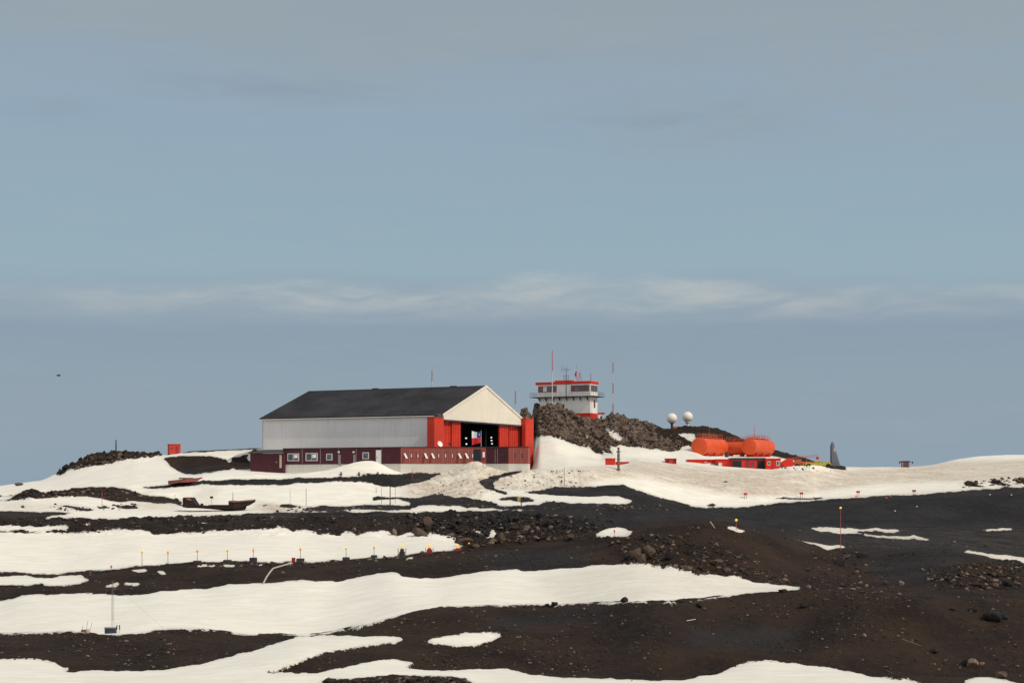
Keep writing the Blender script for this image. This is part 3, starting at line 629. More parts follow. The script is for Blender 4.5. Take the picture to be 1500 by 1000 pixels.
B = [
 (914,882,11,10,'black boulder alone on the crest of the foreground slope, against the snow','stone_d'),
 (812,886,10,7,'dark boulder on the foreground crest beside a smaller stone, above the round snow patch','stone_d'),
 (802,886,7,4,'low stone beside the dark boulder on the foreground crest','stone_d'),
 (997,882,9,5,'low dark boulder half sunk in the foreground crest below the wide snow slope','stone_d'),
 (1024,889,9,8,'blue black boulder just below the foreground crest','stone_d'),
 (1031,893,7,5,'small boulder touching the blue black boulder below the crest','stone_b'),
 (1178,889,12,10,'angular black boulder below the tip of the wide snow slope','stone_d'),
 (1147,866,14,5,'long low dark boulder at the tip of the wide snow slope','stone_d'),
 (1184,862,8,7,'rounded tan boulder beside the tip of the wide snow slope','stone_t'),
 (1320,857,8,9,'upright pale brown boulder in front of the dark hollow on the right','stone_t'),
 (1249,864,8,4,'flat reddish stone below the dark hollow on the right','stone_t'),
 (1235,859,9,4,'flat black stone beside the flat reddish stone','stone_d'),
 (1228,827,18,12,'large black boulder in the dip at the foot of the tall lamp pole','stone_d'),
 (1238,818,10,9,'brown block leaning on the large black boulder by the tall lamp pole','stone_b'),
 (1262,816,18,9,'long black rock ledge right of the tall lamp pole','stone_d'),
 (1425,895,13,7,'dark boulder left of the big black lava block on the right slope','stone_d'),
 (1454,908,26,17,'big black lava block on the bare right slope','stone_d'),
 (1470,906,12,9,'smaller lava block leaning on the right side of the big black lava block','stone_d'),
 (1395,893,9,4,'low flat black rock left of the lava blocks on the right slope','stone_d'),
 (1266,933,6,7,'small tan stone standing upright on the bare right slope','stone_t'),
 (1368,955,13,7,'dark flat boulder below the weathered log','stone_d'),
 (1424,976,17,14,'pale tan boulder near the lower right corner','stone_t'),
 (1414,974,10,11,'black boulder touching the pale tan boulder near the lower right corner','stone_d'),
 (1438,974,9,6,'small tan boulder right of the pale tan boulder','stone_t'),
 (1467,992,17,12,'grey brown boulder above the snow patch in the lower right corner','stone_b'),
 (1490,976,7,4,'small pale stone at the right edge above the lower right snow patch','stone_t'),
 (1436,865,7,4,'pale flat stone below the dark rock pile at the right edge','stone_t'),
 (1475,858,16,13,'black boulder in the rock pile at the right edge','stone_d'),
 (1436,859,15,8,'broad black boulder left in the rock pile at the right edge','stone_d'),
 (1458,860,12,8,'grey boulder in the middle of the rock pile at the right edge','stone_b'),
 (932,818,17,22,'tall brown block at the left of the rocky outcrop above the wide snow slope','stone_b'),
 (950,817,20,23,'highest brown block of the rocky outcrop above the wide snow slope','stone_b'),
 (941,822,16,14,'front brown block of the rocky outcrop above the wide snow slope','stone_b'),
 (919,819,12,11,'dark block at the left foot of the rocky outcrop','stone_d'),
 (981,818,14,12,'dark jagged block right of the rocky outcrop','stone_d'),
 (1008,835,14,11,'brown block at the upper edge of the wide snow slope','stone_b'),
 (1050,824,18,7,'long brown slab lying on the hill above the wide snow slope','stone_b'),
 (1065,838,10,9,'brown boulder touching the edge of the wide snow slope','stone_b'),
 (986,801,6,6,'small reddish stone alone on the hillside right of the rocky outcrop','stone_t'),
 (836,790,9,13,'upright brown rock left of the small snow hollow','stone_b'),
 (613,785,24,13,'big brown slab tilted against the embankment at the end of the snow','stone_b', -.35),
 (627,772,13,19,'tall brown slab standing in the embankment rubble','stone_b', .35),
 (683,796,24,11,'broad brown boulder at the right end of the snow below the embankment','stone_b', .1),
 (735,793,10,16,'upright brown rock beside the snow streaks in the rubble','stone_b'),
 (578,783,6,11,'narrow tan rock standing at the foot of the embankment','stone_t', .3),
 (519,777,5,7,'small tan rock in the embankment face above the snow','stone_t'),
 (28,711,13,5,'lone brown rock on the snowy skyline at the far left','stone_b'),
 (96,687,10,9,'dark rock at the left end of the skyline knoll','stone_d'),
 (106,683,8,8,'second dark rock on the left shoulder of the skyline knoll','stone_d'),
 (91,693,7,6,'lowest dark rock beneath the left end of the skyline knoll','stone_d'),
 (48,721,12,7,'black rocky lump at the left end of the brown mound','stone_d'),
 (1341,845,0,0,'',''),
]
for b in B:
    if b[2] == 0: continue
    boulder(*b[:5], m=b[5], tilt=(b[6] if len(b) > 6 else 0))
for u, v, w_, h_ in ((482,999,16,9),(545,1000,13,8),(560,999,11,7),(575,1000,12,8),(600,998,12,8),(616,996,13,9),(634,998,12,8),(668,998,18,9),(648,1000,11,6)):
    boulder(u, v+1, w_, h_, 'dark rounded boulder in the rock pile at the bottom edge of the view', 'stone_d', 0, 'boulders of the rock pile at the bottom edge')

# ------------------------------------------------------------------ hangar
GA = math.atan2(.8944, .4472); ZG = 3.3
hang = thing('hangar', 'large aircraft hangar with dark gabled roof, pale side wall and red sliding doors', 'hangar', (-16.67,400,ZG), GA)
def loc_u(u, y):         # local X of the pixel column u on the gable-parallel plane at local Y
    for _ in range(1):
        bx, by = -16.67-.8944*y, 400+.4472*y; k = (u-UC)/F
        return (k*by-bx)/(.4472-.8944*k)
W, L, HE, HR, HO = 44.7, 53.6, 14.2, 22.25, 13.0
o = MB().box(0, .35, .4, L, -2, HE-.05).build('side_wall', M['hangar_wall'], hang)
MB().box(W-.35, W, .4, L, -2, HE-.05).build('side_wall', M['hangar_wall'], hang)
mb = MB(); pr = [(0,-2),(W,-2),(W,HE),(W/2,HR-.25),(0,HE)]
mb.add([(x, L-.3, z) for x, z in pr]+[(x, L-.001, z) for x, z in pr], [(0,1,2,3,4),(9,8,7,6,5)]+[(k,(k+1)%5,5+(k+1)%5,5+k) for k in range(5)])
mb.build('rear_wall', M['hangar_wall'], hang)
mb = MB(); pr = [(-.12,HO),(W+.12,HO),(W+.12,HE-.2),(W-1.2,HE+.35),(W/2,HR-.2),(-.12,HE-.2)]
pr = [(0.0,HO),(W,HO),(W,HE-.1),(W/2,HR-.22),(0.0,HE-.1)]
mb.add([(x, -.02, z) for x, z in pr]+[(x, .38, z) for x, z in pr], [(0,1,2,3,4),(9,8,7,6,5)]+[(k,(k+1)%5,5+(k+1)%5,5+k) for k in range(5)])
gb = mb.build('gable_wall', M['gable'], hang)
mb = MB()
for sgn in (0, 1):
    e0 = (-.6 if sgn == 0 else W+.6); ze = HE-.22
    a = [(e0, ze), (W/2, HR), (W/2, HR+.28), (e0, ze+.28)]
    mb.add([(x, -.05, z) for x, z in a]+[(x, L+.5, z) for x, z in a], [(0,1,2,3),(7,6,5,4)]+[(k,(k+1)%4,4+(k+1)%4,4+k) for k in range(4)])
roof = mb.build('roof', M['roof'], hang)
mb = MB()                                                  # pale barge boards along the gable edge
for e0 in (-.6, W+.6):
    a = [(e0, HE-.45), (W/2, HR-.22), (W/2, HR+.34), (e0, HE+.12)]
    mb.add([(x, -.22, z) for x, z in a]+[(x, -.05, z) for x, z in a], [(0,1,2,3),(7,6,5,4)]+[(k,(k+1)%4,4+(k+1)%4,4+k) for k in range(4)])
mb.build('barge_board', M['gable'], hang)
mb = MB().box(-.62, -.50, .2, L+.4, HE-.42, HE-.20).build('gutter', M['gable'], hang)
for y in (9.5, 33): MB().box(W/2-.4, W/2+.4, y-.9, y+.9, HR+.18, HR+.45, b=.1).build('ridge_vent', M['dark'], roof)
for x0, x1, y0 in ((.45,5.0,.9),(5.0,9.5,.5),(30.9,36.1,.5),(37.3,42.6,.9)):
    dmb = MB().box(x0, x1, y0, y0+.28, -.5, HO-.15)
    n = max(3, int((x1-x0)/.9))
    for i in range(n+1):
        xx = x0+(x1-x0)*i/n; dmb.box(max(xx-.07,x0+.003), min(xx+.07,x1-.003), y0-.10, y0-.003, -.4, HO-.2)
    dmb.build('sliding_door', M['red'], hang)
MB().box(.0, 42.5, -.28, -.04, HO-.35, HO+.02).build('door_track', M['dark'], hang)
p1 = MB().box(-5.2, -.55, -.3, 1.7, -2, 13.25).build('door_pocket', M['red'], hang)
MB().box(-5.28, -.47, -.38, 1.78, 13.25, 13.40).build('cap', M['red'], p1)
p2 = MB().box(42.63, 47.6, -1.35, -.30, -2, 14.75).build('door_pocket', M['red'], hang)
MB().box(42.55, 47.68, -1.43, -.22, 14.75, 14.90).build('cap', M['red'], p2)
MB().lathe([(.0,1.1),(.55,1.0),(.95,.6),(1.05,.2),(1.05,0)][::-1], 16, (-1.6,.7,13.40)).build('roof_vent', M['dark'], hang, smooth=True)
MB().box(.36, .56, 2, L-.5, 0, HE-.6).box(W-.56, W-.36, 1.6, L-.5, 0, HE-.6).box(.6, W-.6, L-.6, L-.35, 0, HE-.6).build('lining', M['int'], hang)
MB().box(.3, W-.3, .3, L-.4, .12, .18).build('floor', M['int'], hang)
MB().box(42.75, 44.6, .42, .7, -1, HO-.1).build('jamb', M['maroon'], hang)
mb = MB()
for y in range(6, 52, 6):
    mb.tube((.4,y,HE-.8),(W/2,y,HR-.9),.22,n=6).tube((W-.4,y,HE-.8),(W/2,y,HR-.9),.22,n=6).tube((.4,y,HE-.8),(W-.4,y,HE-.8),.16,n=6)
mb.build('roof_truss', M['int'], hang)
for x in (11.2, 28.2): MB().box(x-.1, x+.1, 3.0, 3.2, .18, 11.5).build('post', M['int'], hang)
for u, v in ((682.5,641.5),(683,650),(719.5,640.5),(719.8,645),(720.5,649.5)):
    X = loc_u(u, 2.9); dd = 400+.4472*2.9+.8944*X; z = (VH-v)/F*dd-ZG
    MB().box(X-.24, X+.24, 2.74, 2.995, z-.15, z+.15, b=.06).build('lamp', M['lamp_w'], hang)

# low annex round the foot of the hangar -----------------------------------------------------------
P5, P0, P1, P2, P3 = (-56.2,402.95), (-26.35,388), (-6.1,388), (-.80,385.35), (3.70,385.35)
FOOT = [P5, P0, P1, P2, P3, (4.3,391.0), (-22.2,393.2), (-24.6,403.0), (-50.6,416.0)]
ann = thing('annex', 'long low maroon annex on a white plinth wrapped round the foot of the hangar', 'annex')
def inset(poly, k):
    cx = sum(p[0] for p in poly)/len(poly); cy = sum(p[1] for p in poly)/len(poly); o = []
    n = len(poly)
    for i in range(n):
        a, b, c = poly[i-1], poly[i], poly[(i+1) % n]
        def nr(p, q):
            l = math.hypot(q[0]-p[0], q[1]-p[1]); return ((q[1]-p[1])/l, -(q[0]-p[0])/l)
        n1, n2 = nr(a, b), nr(b, c); bx, by = n1[0]+n2[0], n1[1]+n2[1]; q = bx*n1[0]+by*n1[1]
        q = q if abs(q) > .3 else .3
        o.append((b[0]+bx/q*k, b[1]+by/q*k))
    return o
ZT, ZB = 9.2, 5.35
MB().prism(FOOT, 1.0, ZB).build('plinth', M['plinth'], ann)
MB().prism(inset(FOOT, .05), ZB, ZT).build('wall', M['oxide'], ann)
MB().prism(inset(FOOT, .16), ZT, ZT+.16).build('roof', M['dark'], ann)
MB().panel(P5, P0, ZB+.002, ZT-.002, .075, .022).build('shade_panel', M['oxide_d'], ann)  # shade of the left face, put into a darker boarding colour
MB().panel(P1, P2, ZB+.002, ZT-.002, .075, .022).build('shade_panel', M['oxide_d'], ann)  # stepped return, its shade painted the same way
def hit(P, Q, u):       # where the sight line of column u meets the wall line PQ
    k = (u-UC)/F; dx, dy = Q[0]-P[0], Q[1]-P[1]; s = (k*P[1]-P[0])/(dx-k*dy)
    return (P[0]+dx*s, P[1]+dy*s)
def zv(v, d): return (VH-v)/F*d
def wall_panel(mb, P, Q, u0, u1, v0, v1, out, th, mi=0):
    a, b = hit(P, Q, u0), hit(P, Q, u1); d = (a[1]+b[1])/2
    return mb.panel(a, b, zv(v1, d), zv(v0, d), out, th, mi)
for P_, Q_, cols, w_, o_ in ((P5,P0,(443,469.6,496,522,559),.3,.10),(P0,P1,(600,612,624,636,649,661,673,686),.2,.075),(P1,P2,(725.5,729),.25,.10),(P2,P3,(752,763),.2,.075)):
    for u in cols:
        mb = MB(); wall_panel(mb, P_, Q_, u-w_, u+w_, 657, 678, o_, .022); mb.build('joint_strip', M['seam'], ann)
for u0, u1, v0, v1, n in ((422,437.6,664.6,674.2,2),(448.8,464.8,664,674,2),(479,486.4,665,673,1),(532,540,663,671.2,1)):
    mb = MB(); wall_panel(mb, P5, P0, u0-.8, u1+.8, v0-.8, v1+.8, .12, .04)
    wf = mb.build('window', M['trim'], ann); w_ = (u1-u0)/n
    for i in range(n):
        mb = MB(); wall_panel(mb, P5, P0, u0+i*w_+.4, u0+(i+1)*w_-.4, v0+.3, v1-.3, .14, .018); mb.build('pane', M['glass'], wf)
    if n == 2:
        mb = MB(); wall_panel(mb, P5, P0, (u0+u1)/2+1.2, u1-1.2, v0+1.2, v1-3.6, .15, .008); mb.build('blind', M['white'], wf)
for u in (594,602.4,612,623.7,634,642.4,652.5,662.4,673.3,683.5,692):
    mb = MB(); wall_panel(mb, P0, P1, u-1.5, u+1.5, 663.4, 670.8, .09, .03); wf = mb.build('window', M['maroon'], ann)
    mb = MB(); wall_panel(mb, P0, P1, u-1.1, u+1.1, 663.9, 670.2, .105, .012); mb.build('pane', M['glass'], wf)
    a = hit(P0, P1, u)
    if u in (594,623.7,634,673.3,683.5):       # opened outwards at the foot
        z1, z0 = zv(663.6, 388), zv(671, 388)
        mb = MB().add([(a[0]-.42,a[1]-.12,z1),(a[0]+.02,a[1]-.12,z1),(a[0]+.62,a[1]-.75,z0),(a[0]+.12,a[1]-.75,z0),
                       (a[0]-.42,a[1]-.17,z1),(a[0]+.02,a[1]-.17,z1),(a[0]+.62,a[1]-.80,z0),(a[0]+.12,a[1]-.80,z0)],
                      [(0,1,2,3),(7,6,5,4),(0,4,5,1),(1,5,6,2),(2,6,7,3),(3,7,4,0)])
        mb.build('sash', M['white'], wf)
    else:
        mb = MB(); wall_panel(mb, P0, P1, u-.5, u+.9, 664.4, 669.8, .115, .009); mb.build('sash', M['trim'], wf)
for u in (755,765):
    mb = MB(); wall_panel(mb, P2, P3, u-1.4, u+1.4, 663.5, 670.5, .09, .03); wf = mb.build('window', M['maroon'], ann)
    mb = MB(); wall_panel(mb, P2, P3, u-1.0, u+1.0, 664, 670, .105, .012); mb.build('pane', M['glass'], wf)
mb = MB(); wall_panel(mb, P0, P1, 693.5, 704.5, 657.6, 676, .085, .03); mb.build('doorway', M['int'], ann)
mb = MB(); wall_panel(mb, P0, P1, 705.2, 711, 659.3, 675.5, .10, .045); dr = mb.build('door', M['maroon'], ann)
mb = MB(); wall_panel(mb, P0, P1, 707, 710.2, 661.6, 669.5, .115, .012); mb.build('pane', M['lamp_w'] if False else M['white'], dr)
mb = MB(); wall_panel(mb, P5, P0, 551, 558.4, 659, 680, .12, .04); dr = mb.build('door', M['white'], ann)
mb = MB(); wall_panel(mb, P5, P0, 552, 553, 669, 670.5, .16, .04); mb.build('handle', M['dark'], dr)
for u in (497.8, 519.4):
    mb = MB(); wall_panel(mb, P5, P0, u-1.5, u+1.5, 665.5, 681, .11, .035); dr = mb.build('door', M['grey'], ann)
    a = hit(P5, P0, u); z = zv(662, a[1]); mb = MB().tube((a[0],a[1]-.05,z),(a[0]-.2,a[1]-.6,z+.1),.06,n=6)
    lm = mb.build('wall_lamp', M['grey'], ann); MB().lathe([(.05,-.22),(.28,-.12),(.28,.12),(.05,.22)], 10, (a[0]-.2,a[1]-.6,z)).build('lens', M['trim'], lm, smooth=True)
mb = MB(); wall_panel(mb, P1, P2, 731, 737, 664, 668, .13, .05); mb.build('vent', M['dark'], ann)
# shed at the left end
a, b = hit((-60.0,403.9),(-54.0,400.9),366.5), hit((-60.0,403.9),(-54.0,400.9),415.5)
nx, ny = .4472, .8944
sh = thing('shed', 'small dark maroon lean-to shed at the left end of the annex', 'shed')
ft = [a, b, (b[0]+nx*6, b[1]+ny*6), (a[0]+nx*6, a[1]+ny*6)]
MB().prism(ft, 1.0, 8.1).build('wall', M['oxide_d'], sh)
rp = inset(ft, .3); mb = MB(); vs = [(p[0], p[1], 8.15+(.9 if i in (2,3) else .0)) for i, p in enumerate(rp)]
mb.add(vs+[(x,y,z+.16) for x,y,z in vs], [(3,2,1,0),(4,5,6,7)]+[(k,(k+1)%4,4+(k+1)%4,4+k) for k in range(4)]); mb.build('roof', M['dark'], sh)
mb = MB(); wall_panel(mb, a, b, 409.6, 412.6, 666, 685, .06, .05); mb.build('door', M['cream'], sh)
mb = MB(); wall_panel(mb, a, b, 404, 406, 676, 677.5, .05, .04); mb.build('handle', M['grey'], sh)

# ------------------------------------------------------------------ control tower
TK = 475/450.0
TX, TY, TZ = 21.56*TK, 475.0, 17.4*TK
tw = thing('control_tower', 'white airfield control tower with red roof band and base standing on the rock crag', 'control tower', (TX,TY,TZ), GA); tw.scale = (TK, TK, TK)
TL, TW = 16.4, 4.9
MB().box(0, TW, 0, TL-.8, .0-4, 2.75).build('base', M['red2'], tw)
MB().box(.06, TW-.06, .06, TL-.9, 2.75, 7.2).build('lower_wall', M['white'], tw)
MB().box(.02, TW-.02, .02, TL, 7.42, 10.85).build('cabin_wall', M['white'], tw)
mb = MB().box(-.25, TW+.25, -.25, TL+.3, 10.85, 11.55, b=.05); mb.build('roof', M['red2'], tw)
MB().box(1.3, TW-1.3, 6.5, 11.5, 11.55, 12.05, b=.05).build('roof_housing', M['red2'], tw)
dk = MB().box(-1.4, TW+1.4, -1.5, TL+1.6, 7.27, 7.42).build('gallery', M['dark'], tw)
mb = MB(); zr = 7.42
ring = [(-1.35,-1.45),(TW+1.35,-1.45),(TW+1.35,TL+1.55),(-1.35,TL+1.55)]
for i in range(4):
    p, q = ring[i], ring[(i+1) % 4]; n = max(2, int(math.hypot(q[0]-p[0], q[1]-p[1])/1.5))
    for k in range(n):
        t = k/n; x, y = p[0]+(q[0]-p[0])*t, p[1]+(q[1]-p[1])*t; mb.tube((x,y,zr),(x,y,zr+1.2),.03,n=5)
    for h in (.45,.82,1.2): mb.tube((p[0],p[1],zr+h),(q[0],q[1],zr+h),.03,n=5)
mb.build('railing', M['grey'], tw)
for k in range(8):
    y = .8+k*2.1; MB().add([(-.0,y-.06,6.95),(-1.2,y-.06,7.26),(-.0,y-.06,6.1),(-.0,y+.06,6.95),(-1.2,y+.06,7.26),(-.0,y+.06,6.1)],
        [(0,1,2),(5,4,3),(0,3,4,1),(1,4,5,2),(2,5,3,0)]).build('bracket', M['dark'], tw)
def twin(y0, y1, n):
    f = MB().box(-.07, .015, y0, y1, 8.75, 10.45).build('window', M['maroon'], tw); w_ = (y1-y0)/n
    for i in range(n): MB().box(-.085, -.071, y0+i*w_+.12, y0+(i+1)*w_-.12, 8.92, 10.28).build('pane', M['glass'] if i != 2 or n != 4 else M['trim'], f)
twin(.35, 5.9, 5); twin(10.3, 15.9, 4)
f = MB().box(.25, TW-.25, -.07, .015, 8.75, 10.45).build('window', M['maroon'], tw)
for i in range(3): MB().box(.45+i*1.36, 1.6+i*1.36, -.085, -.071, 8.92, 10.28).build('pane', M['glass'], f)
f = MB().box(2.3, 3.3, -.02, .055, 4.3, 6.4).build('window', M['maroon'], tw); MB().box(2.45, 3.15, -.035, -.021, 4.5, 6.2).build('pane', M['glass'], f)
for y in (8.4, 9.9):
    MB().box(-.02, .055, y-.45, y+.45, 3.9, 5.3).build('window', M['dark'], tw)
# hut and antennas by the tower
hx = at(880.5, 474.5)
hut = thing('hut', 'tiny white hut with red flat roof beside the base of the control tower', 'hut', (hx[0], hx[1], 18.9), 0)
MB().box(-.85, .85, -.6, .8, -3, 2.0).build('wall', M['white'], hut); MB().box(-1.0, 1.0, -.75, .95, 2.0, 2.42).build('roof', M['red2'], hut)
MB().box(-.3, .3, -.63, -.603, .4, 1.4).build('window', M['glass'], hut)
def lattice(name, label, base, h, w, cols, group=None, taper=.55, step=1.0, r=.03, top=None, cat='mast', guys=()):
    """three-legged lattice mast, banded in the given materials"""
    t = thing(name, label, cat, base, 0, group); nb = len(cols)
    for bi, m in enumerate(cols):
        z0, z1 = h*bi/nb, h*(bi+1)/nb; mb = MB(); k = z0
        def leg(z): 
            s = w*(1-(1-taper)*z/h); return [(s*math.cos(a), s*math.sin(a), z) for a in (.5, 2.6, 4.7)]
        while k < z1-.01:
            kk = min(k+step, z1); A, Bq = leg(k), leg(kk)
            for i in range(3):
                mb.tube(A[i], Bq[i], r, n=5, cap=False); mb.tube(A[i], Bq[(i+1) % 3], r*.7, n=4, cap=False)
            k = kk
        mb.build('mast_section', M[m], t)
    if top: MB().tube((0,0,h),(0,0,h+top),r*1.2,r*.5,n=5).build('whip', M['grey'], t)
    for gx, gy, gz in guys: MB().tube((0,0,h*.96),(gx,gy,gz),.008,n=4).build('guy_wire', M['grey'], t)
    return t
def pole(name, label, base, h, r, m, group=None, cat='pole', parts=None):
    t = thing(name, label, cat, base, 0, group); MB().tube((0,0,-.4),(0,0,h),r,r*.7,n=7).build('shaft', M[m], t); return t
# red and white mast rising in front of the tower's left end
p = at(809, 476.0); zb = hz(p[0], p[1]); hh = zv(513, 476)-zb
t = thing('mast', 'tall slim mast with red top and white foot before the left end of the tower', 'mast', (p[0],p[1],zb))
MB().tube((0,0,-.5),(0,0,hh*.72),.17,.14,n=8).build('shaft', M['mast_w'], t); MB().tube((0,0,hh*.72),(0,0,hh),.14,.09,n=8).build('mast_top', M['mast_r'], t)
# dark aerial pole on the gallery
lp = lambda x, y, z: (TX+TK*(.4472*x-.8944*y), TY+TK*(.8944*x+.4472*y), TZ+TK*z)
t = thing('antenna', 'dark aerial pole with crossbars in front of the control tower roof', 'antenna', lp(-1.0, 6.9, 7.42))
MB().tube((0,0,0),(0,0,8.0),.13,.08,n=7).build('shaft', M['dark'], t)
mb = MB()
for z, w_ in ((7.8,1.3),(5.9,.8),(5.2,.7)): mb.tube((-w_,0,z),(w_,0,z),.05,n=5)
for x in (-1.3,-.6,.5): mb.tube((x,0,7.0),(x,0,8.9),.035,n=4)
for x in (-.7,.7): mb.tube((x,0,4.9),(x,0,6.3),.04,n=4)
mb.build('crossbar', M['dark'], t)
t = thing('flagpole', 'thin red pole with limp red and white flag on the control tower roof', 'flagpole', lp(2.0, 5.1, 12.05))
MB().tube((0,0,-.02),(0,0,4.4),.07,.05,n=6).build('shaft', M['mast_r'], t)
for (z0, z1, m) in ((2.6,3.3,'flag_w'),(1.1,2.6,'flag_r')):
    secs = []
    for z in np.linspace(z0, z1, 5): secs.append([(-.05-.55*k/6*(.7+.3*math.sin(z*4)), .16*math.sin(k*1.7+z*2), z-.06*k) for k in range(7)])
    mb = MB().loft(secs, cap=False); o = mb.build('flag', M[m], t); sd = o.modifiers.new('thickness', 'SOLIDIFY'); sd.thickness = .03
lattice('antenna', 'short red lattice aerial behind the flag on the control tower roof', lp(2.6, 4.4, 11.56), 2.6, .9, ['mast_r'], taper=.2, step=.65, r=.045, top=.8, cat='antenna')
pole('antenna', 'short brown whip aerial near the right end of the control tower roof', lp(2.2, .9, 11.56), 2.5, .09, 'rust_l', cat='antenna')
pole('antenna', 'long thin white whip aerial at the right corner of the control tower roof', lp(3.6, .3, 11.56), 5.0, .05, 'mast_w', cat='antenna')
p = at(898, 472.0); lattice('mast', 'tall thin red lattice mast on the crag right of the control tower', p, zv(531,472)-p[2], .22, ['mast_r','mast_w','mast_r','mast_w','mast_r'], step=.8, r=.035)
p = at(755, 490.0); lattice('mast', 'thin red lattice mast showing above the right roof slope of the hangar', p, zv(572,490)-p[2], .3, ['mast_w','mast_r','mast_w','mast_r'], step=.9, r=.035)
rz = ZG+HR+.28
lattice('antenna', 'small grey lattice aerial on the ridge of the hangar roof', (-6.67-.8944*15.8, 420+.4472*15.8, rz), 4.5, .28, ['mast_w','grey','grey'], step=.6, r=.04, cat='antenna')

# flag on the annex roof
p = at(704.8, 390.0); t = thing('flagpole', 'flagpole on the annex roof flying a red, white and blue flag before the open hangar', 'flagpole', (p[0],p[1],ZT+.16))
MB().tube((0,0,0),(0,0,3.9),.06,.04,n=7).build('shaft', M['mast_w'], t)
mb = MB(); nx_, nz_ = 14, 8; vs = []
for j in range(nz_+1):
    for i in range(nx_+1):
        s_, q = i/nx_, j/nz_
        vs.append((-.06-2.15*s_, -.30*math.sin(s_*5.5+.5)*s_+.1*q, 1.05+q*2.65-.75*s_*s_*(1-q)-.15*math.sin(s_*4)))
fs = []; ms = []
for j in range(nz_):
    for i in range(nx_):
        fs.append((j*(nx_+1)+i, j*(nx_+1)+i+1, (j+1)*(nx_+1)+i+1, (j+1)*(nx_+1)+i)); ms.append(1 if j < nz_/2 else (2 if i < nx_*.36 else 0))
mb.v = vs; mb.f = fs; mb.m = ms
fl = mb.build('flag', [M['flag_w'], M['flag_r'], M['flag_b']], t); sd = fl.modifiers.new('thickness', 'SOLIDIFY'); sd.thickness = .02
st = []
for k in range(10):
    a_ = math.pi/2+k*math.pi/5; r_ = .22 if k % 2 == 0 else .09; st.append((r_*math.cos(a_), r_*math.sin(a_)))
MB().add([(-.40+x, -.13, 2.95+z) for x, z in st]+[(-.40+x, -.15, 2.95+z) for x, z in st], [tuple(range(10)), tuple(range(10,20))[::-1]]+[(k,(k+1)%10,10+(k+1)%10,10+k) for k in range(10)]).build('star', M['flag_w'], fl)
# dish on the annex roof
p = at(643.5, 391.0); t = thing('satellite_dish', 'small white dish aerial on the annex roof before the left red door pocket', 'satellite dish', (p[0],p[1],ZT+.16))
MB().tube((0,0,0),(0,0,.5),.07,n=7).build('stand', M['dark'], t)
MB().lathe([(.02,0),(.35,.05),(.62,.2),(.72,.36),(.66,.36),(.3,.12),(.02,.08)], 18, (0,0,.62), (.55,-.6,.35)).build('reflector', M['white'], t, smooth=True)
p = at(659, 392.0); t = thing('floodlight', 'dark floodlight on the annex roof before the left hangar door', 'floodlight', (p[0],p[1],ZT+.16))
MB().tube((0,0,0),(0,0,.7),.06,n=7).build('stand', M['dark'], t); MB().box(-.3,.3,-.15,.2,.6,1.1,b=.06).build('housing', M['dark'], t)

# ------------------------------------------------------------------ radomes, tanks and the red huts
for u, vb, vt, d, m, lab in ((984.2,626,605,522,'blue','white ball radome on a dark stalk, left of the two on the ridge'), (1007.2,625,602.8,524,'mast_w','white ball radome on a pale stalk, right of the two on the ridge')):
    p = at(u, d); t = thing('radome', lab, 'radome', p, 0, 'ball radomes on the ridge'); rr = 7.6*d/F
    zc = zv(vt+7.6, d)-p[2]
    prof = [(rr*math.sin(a_), -rr*math.cos(a_)) for a_ in np.linspace(.28, math.pi, 24)]
    MB().lathe([(x, z) for x, z in prof], 32, (0,0,zc)).build('dome', M['radome'], t, smooth=True)
    MB().lathe([(.62,-1.2),(.42,.3),(.34,zc-rr*1.15),(.60,zc-rr*.93)], 14).build('pedestal', M[m], t, smooth=True)
    if m == 'blue': MB().box(.5,1.5,-.5,.5,-.5,.6,b=.05).build('cabinet', M['orange'], t)
    else: MB().lathe([(.6,zc-rr*1.22),(.85,zc-rr*1.10),(.85,zc-rr*1.0),(.6,zc-rr*.9)], 18).build('collar', M['mast_w'], t)
def tank(label, cx, cy, zc, r, Lh, ang):
    t = thing('storage_tank', label, 'storage tank', (cx, cy, zc-r-.5), ang, 'orange fuel tanks'); z = r+.5
    prof = [(.02,-Lh-.30),(r*.5,-Lh-.26),(r*.9,-Lh-.12),(r,-Lh),(r,-Lh*.33),(r+.03,-Lh*.33),(r+.03,-Lh*.32),(r,-Lh*.32),(r,Lh*.32),(r+.03,Lh*.32),(r+.03,Lh*.33),(r,Lh*.33),(r,Lh),(r*.9,Lh+.12),(r*.5,Lh+.26),(.02,Lh+.30)]
    MB().lathe(prof, 40, (0,0,z), (1,0,0)).build('shell', M['orange'], t, smooth=True)
    for x in (-Lh*.65, 0, Lh*.65): MB().box(x-.25, x+.25, -r*.75, r*.75, -.8, z-r*.62).build('saddle', M['red'], t)
    mb = MB(); zt = z+r
    for s_ in (-.8,.8):
        for x in np.linspace(-Lh*.95, Lh*.95, 8): mb.tube((x,s_,zt-.15),(x,s_,zt+1.15),.045,n=5)
        for h in (.25,.7,1.12): mb.tube((-Lh*.95,s_,zt+h),(Lh*.95,s_,zt+h),.04,n=5)
    mb.box(-Lh*.95, Lh*.95, -.8, .8, zt+.05, zt+.12); mb.build('walkway', M['rail_or'], t)
    MB().lathe([(.45,zt-.1),(.45,zt+.35),(.1,zt+.4)], 12, (Lh*.5,0,0)).build('hatch', M['orange'], t)
    return t
ta = R(60)
def tank_at(label, u, v, d, rpx, Lh, ang): tank(label, (u-UC)/F*d, d, zv(v, d), rpx*d/F, Lh, ang)
tank_at('big orange fuel tank with domed end towards the left, nearest the crag', 1040, 654.3, 458, 12.6, 7.6, ta)
tank_at('orange fuel tank seen side on between the other two tanks', 1087, 656, 466, 10.0, 5.2, R(154))
tank_at('big orange fuel tank on the right with a tall vent pipe above it', 1111, 654.5, 463, 11.6, 7.2, ta)
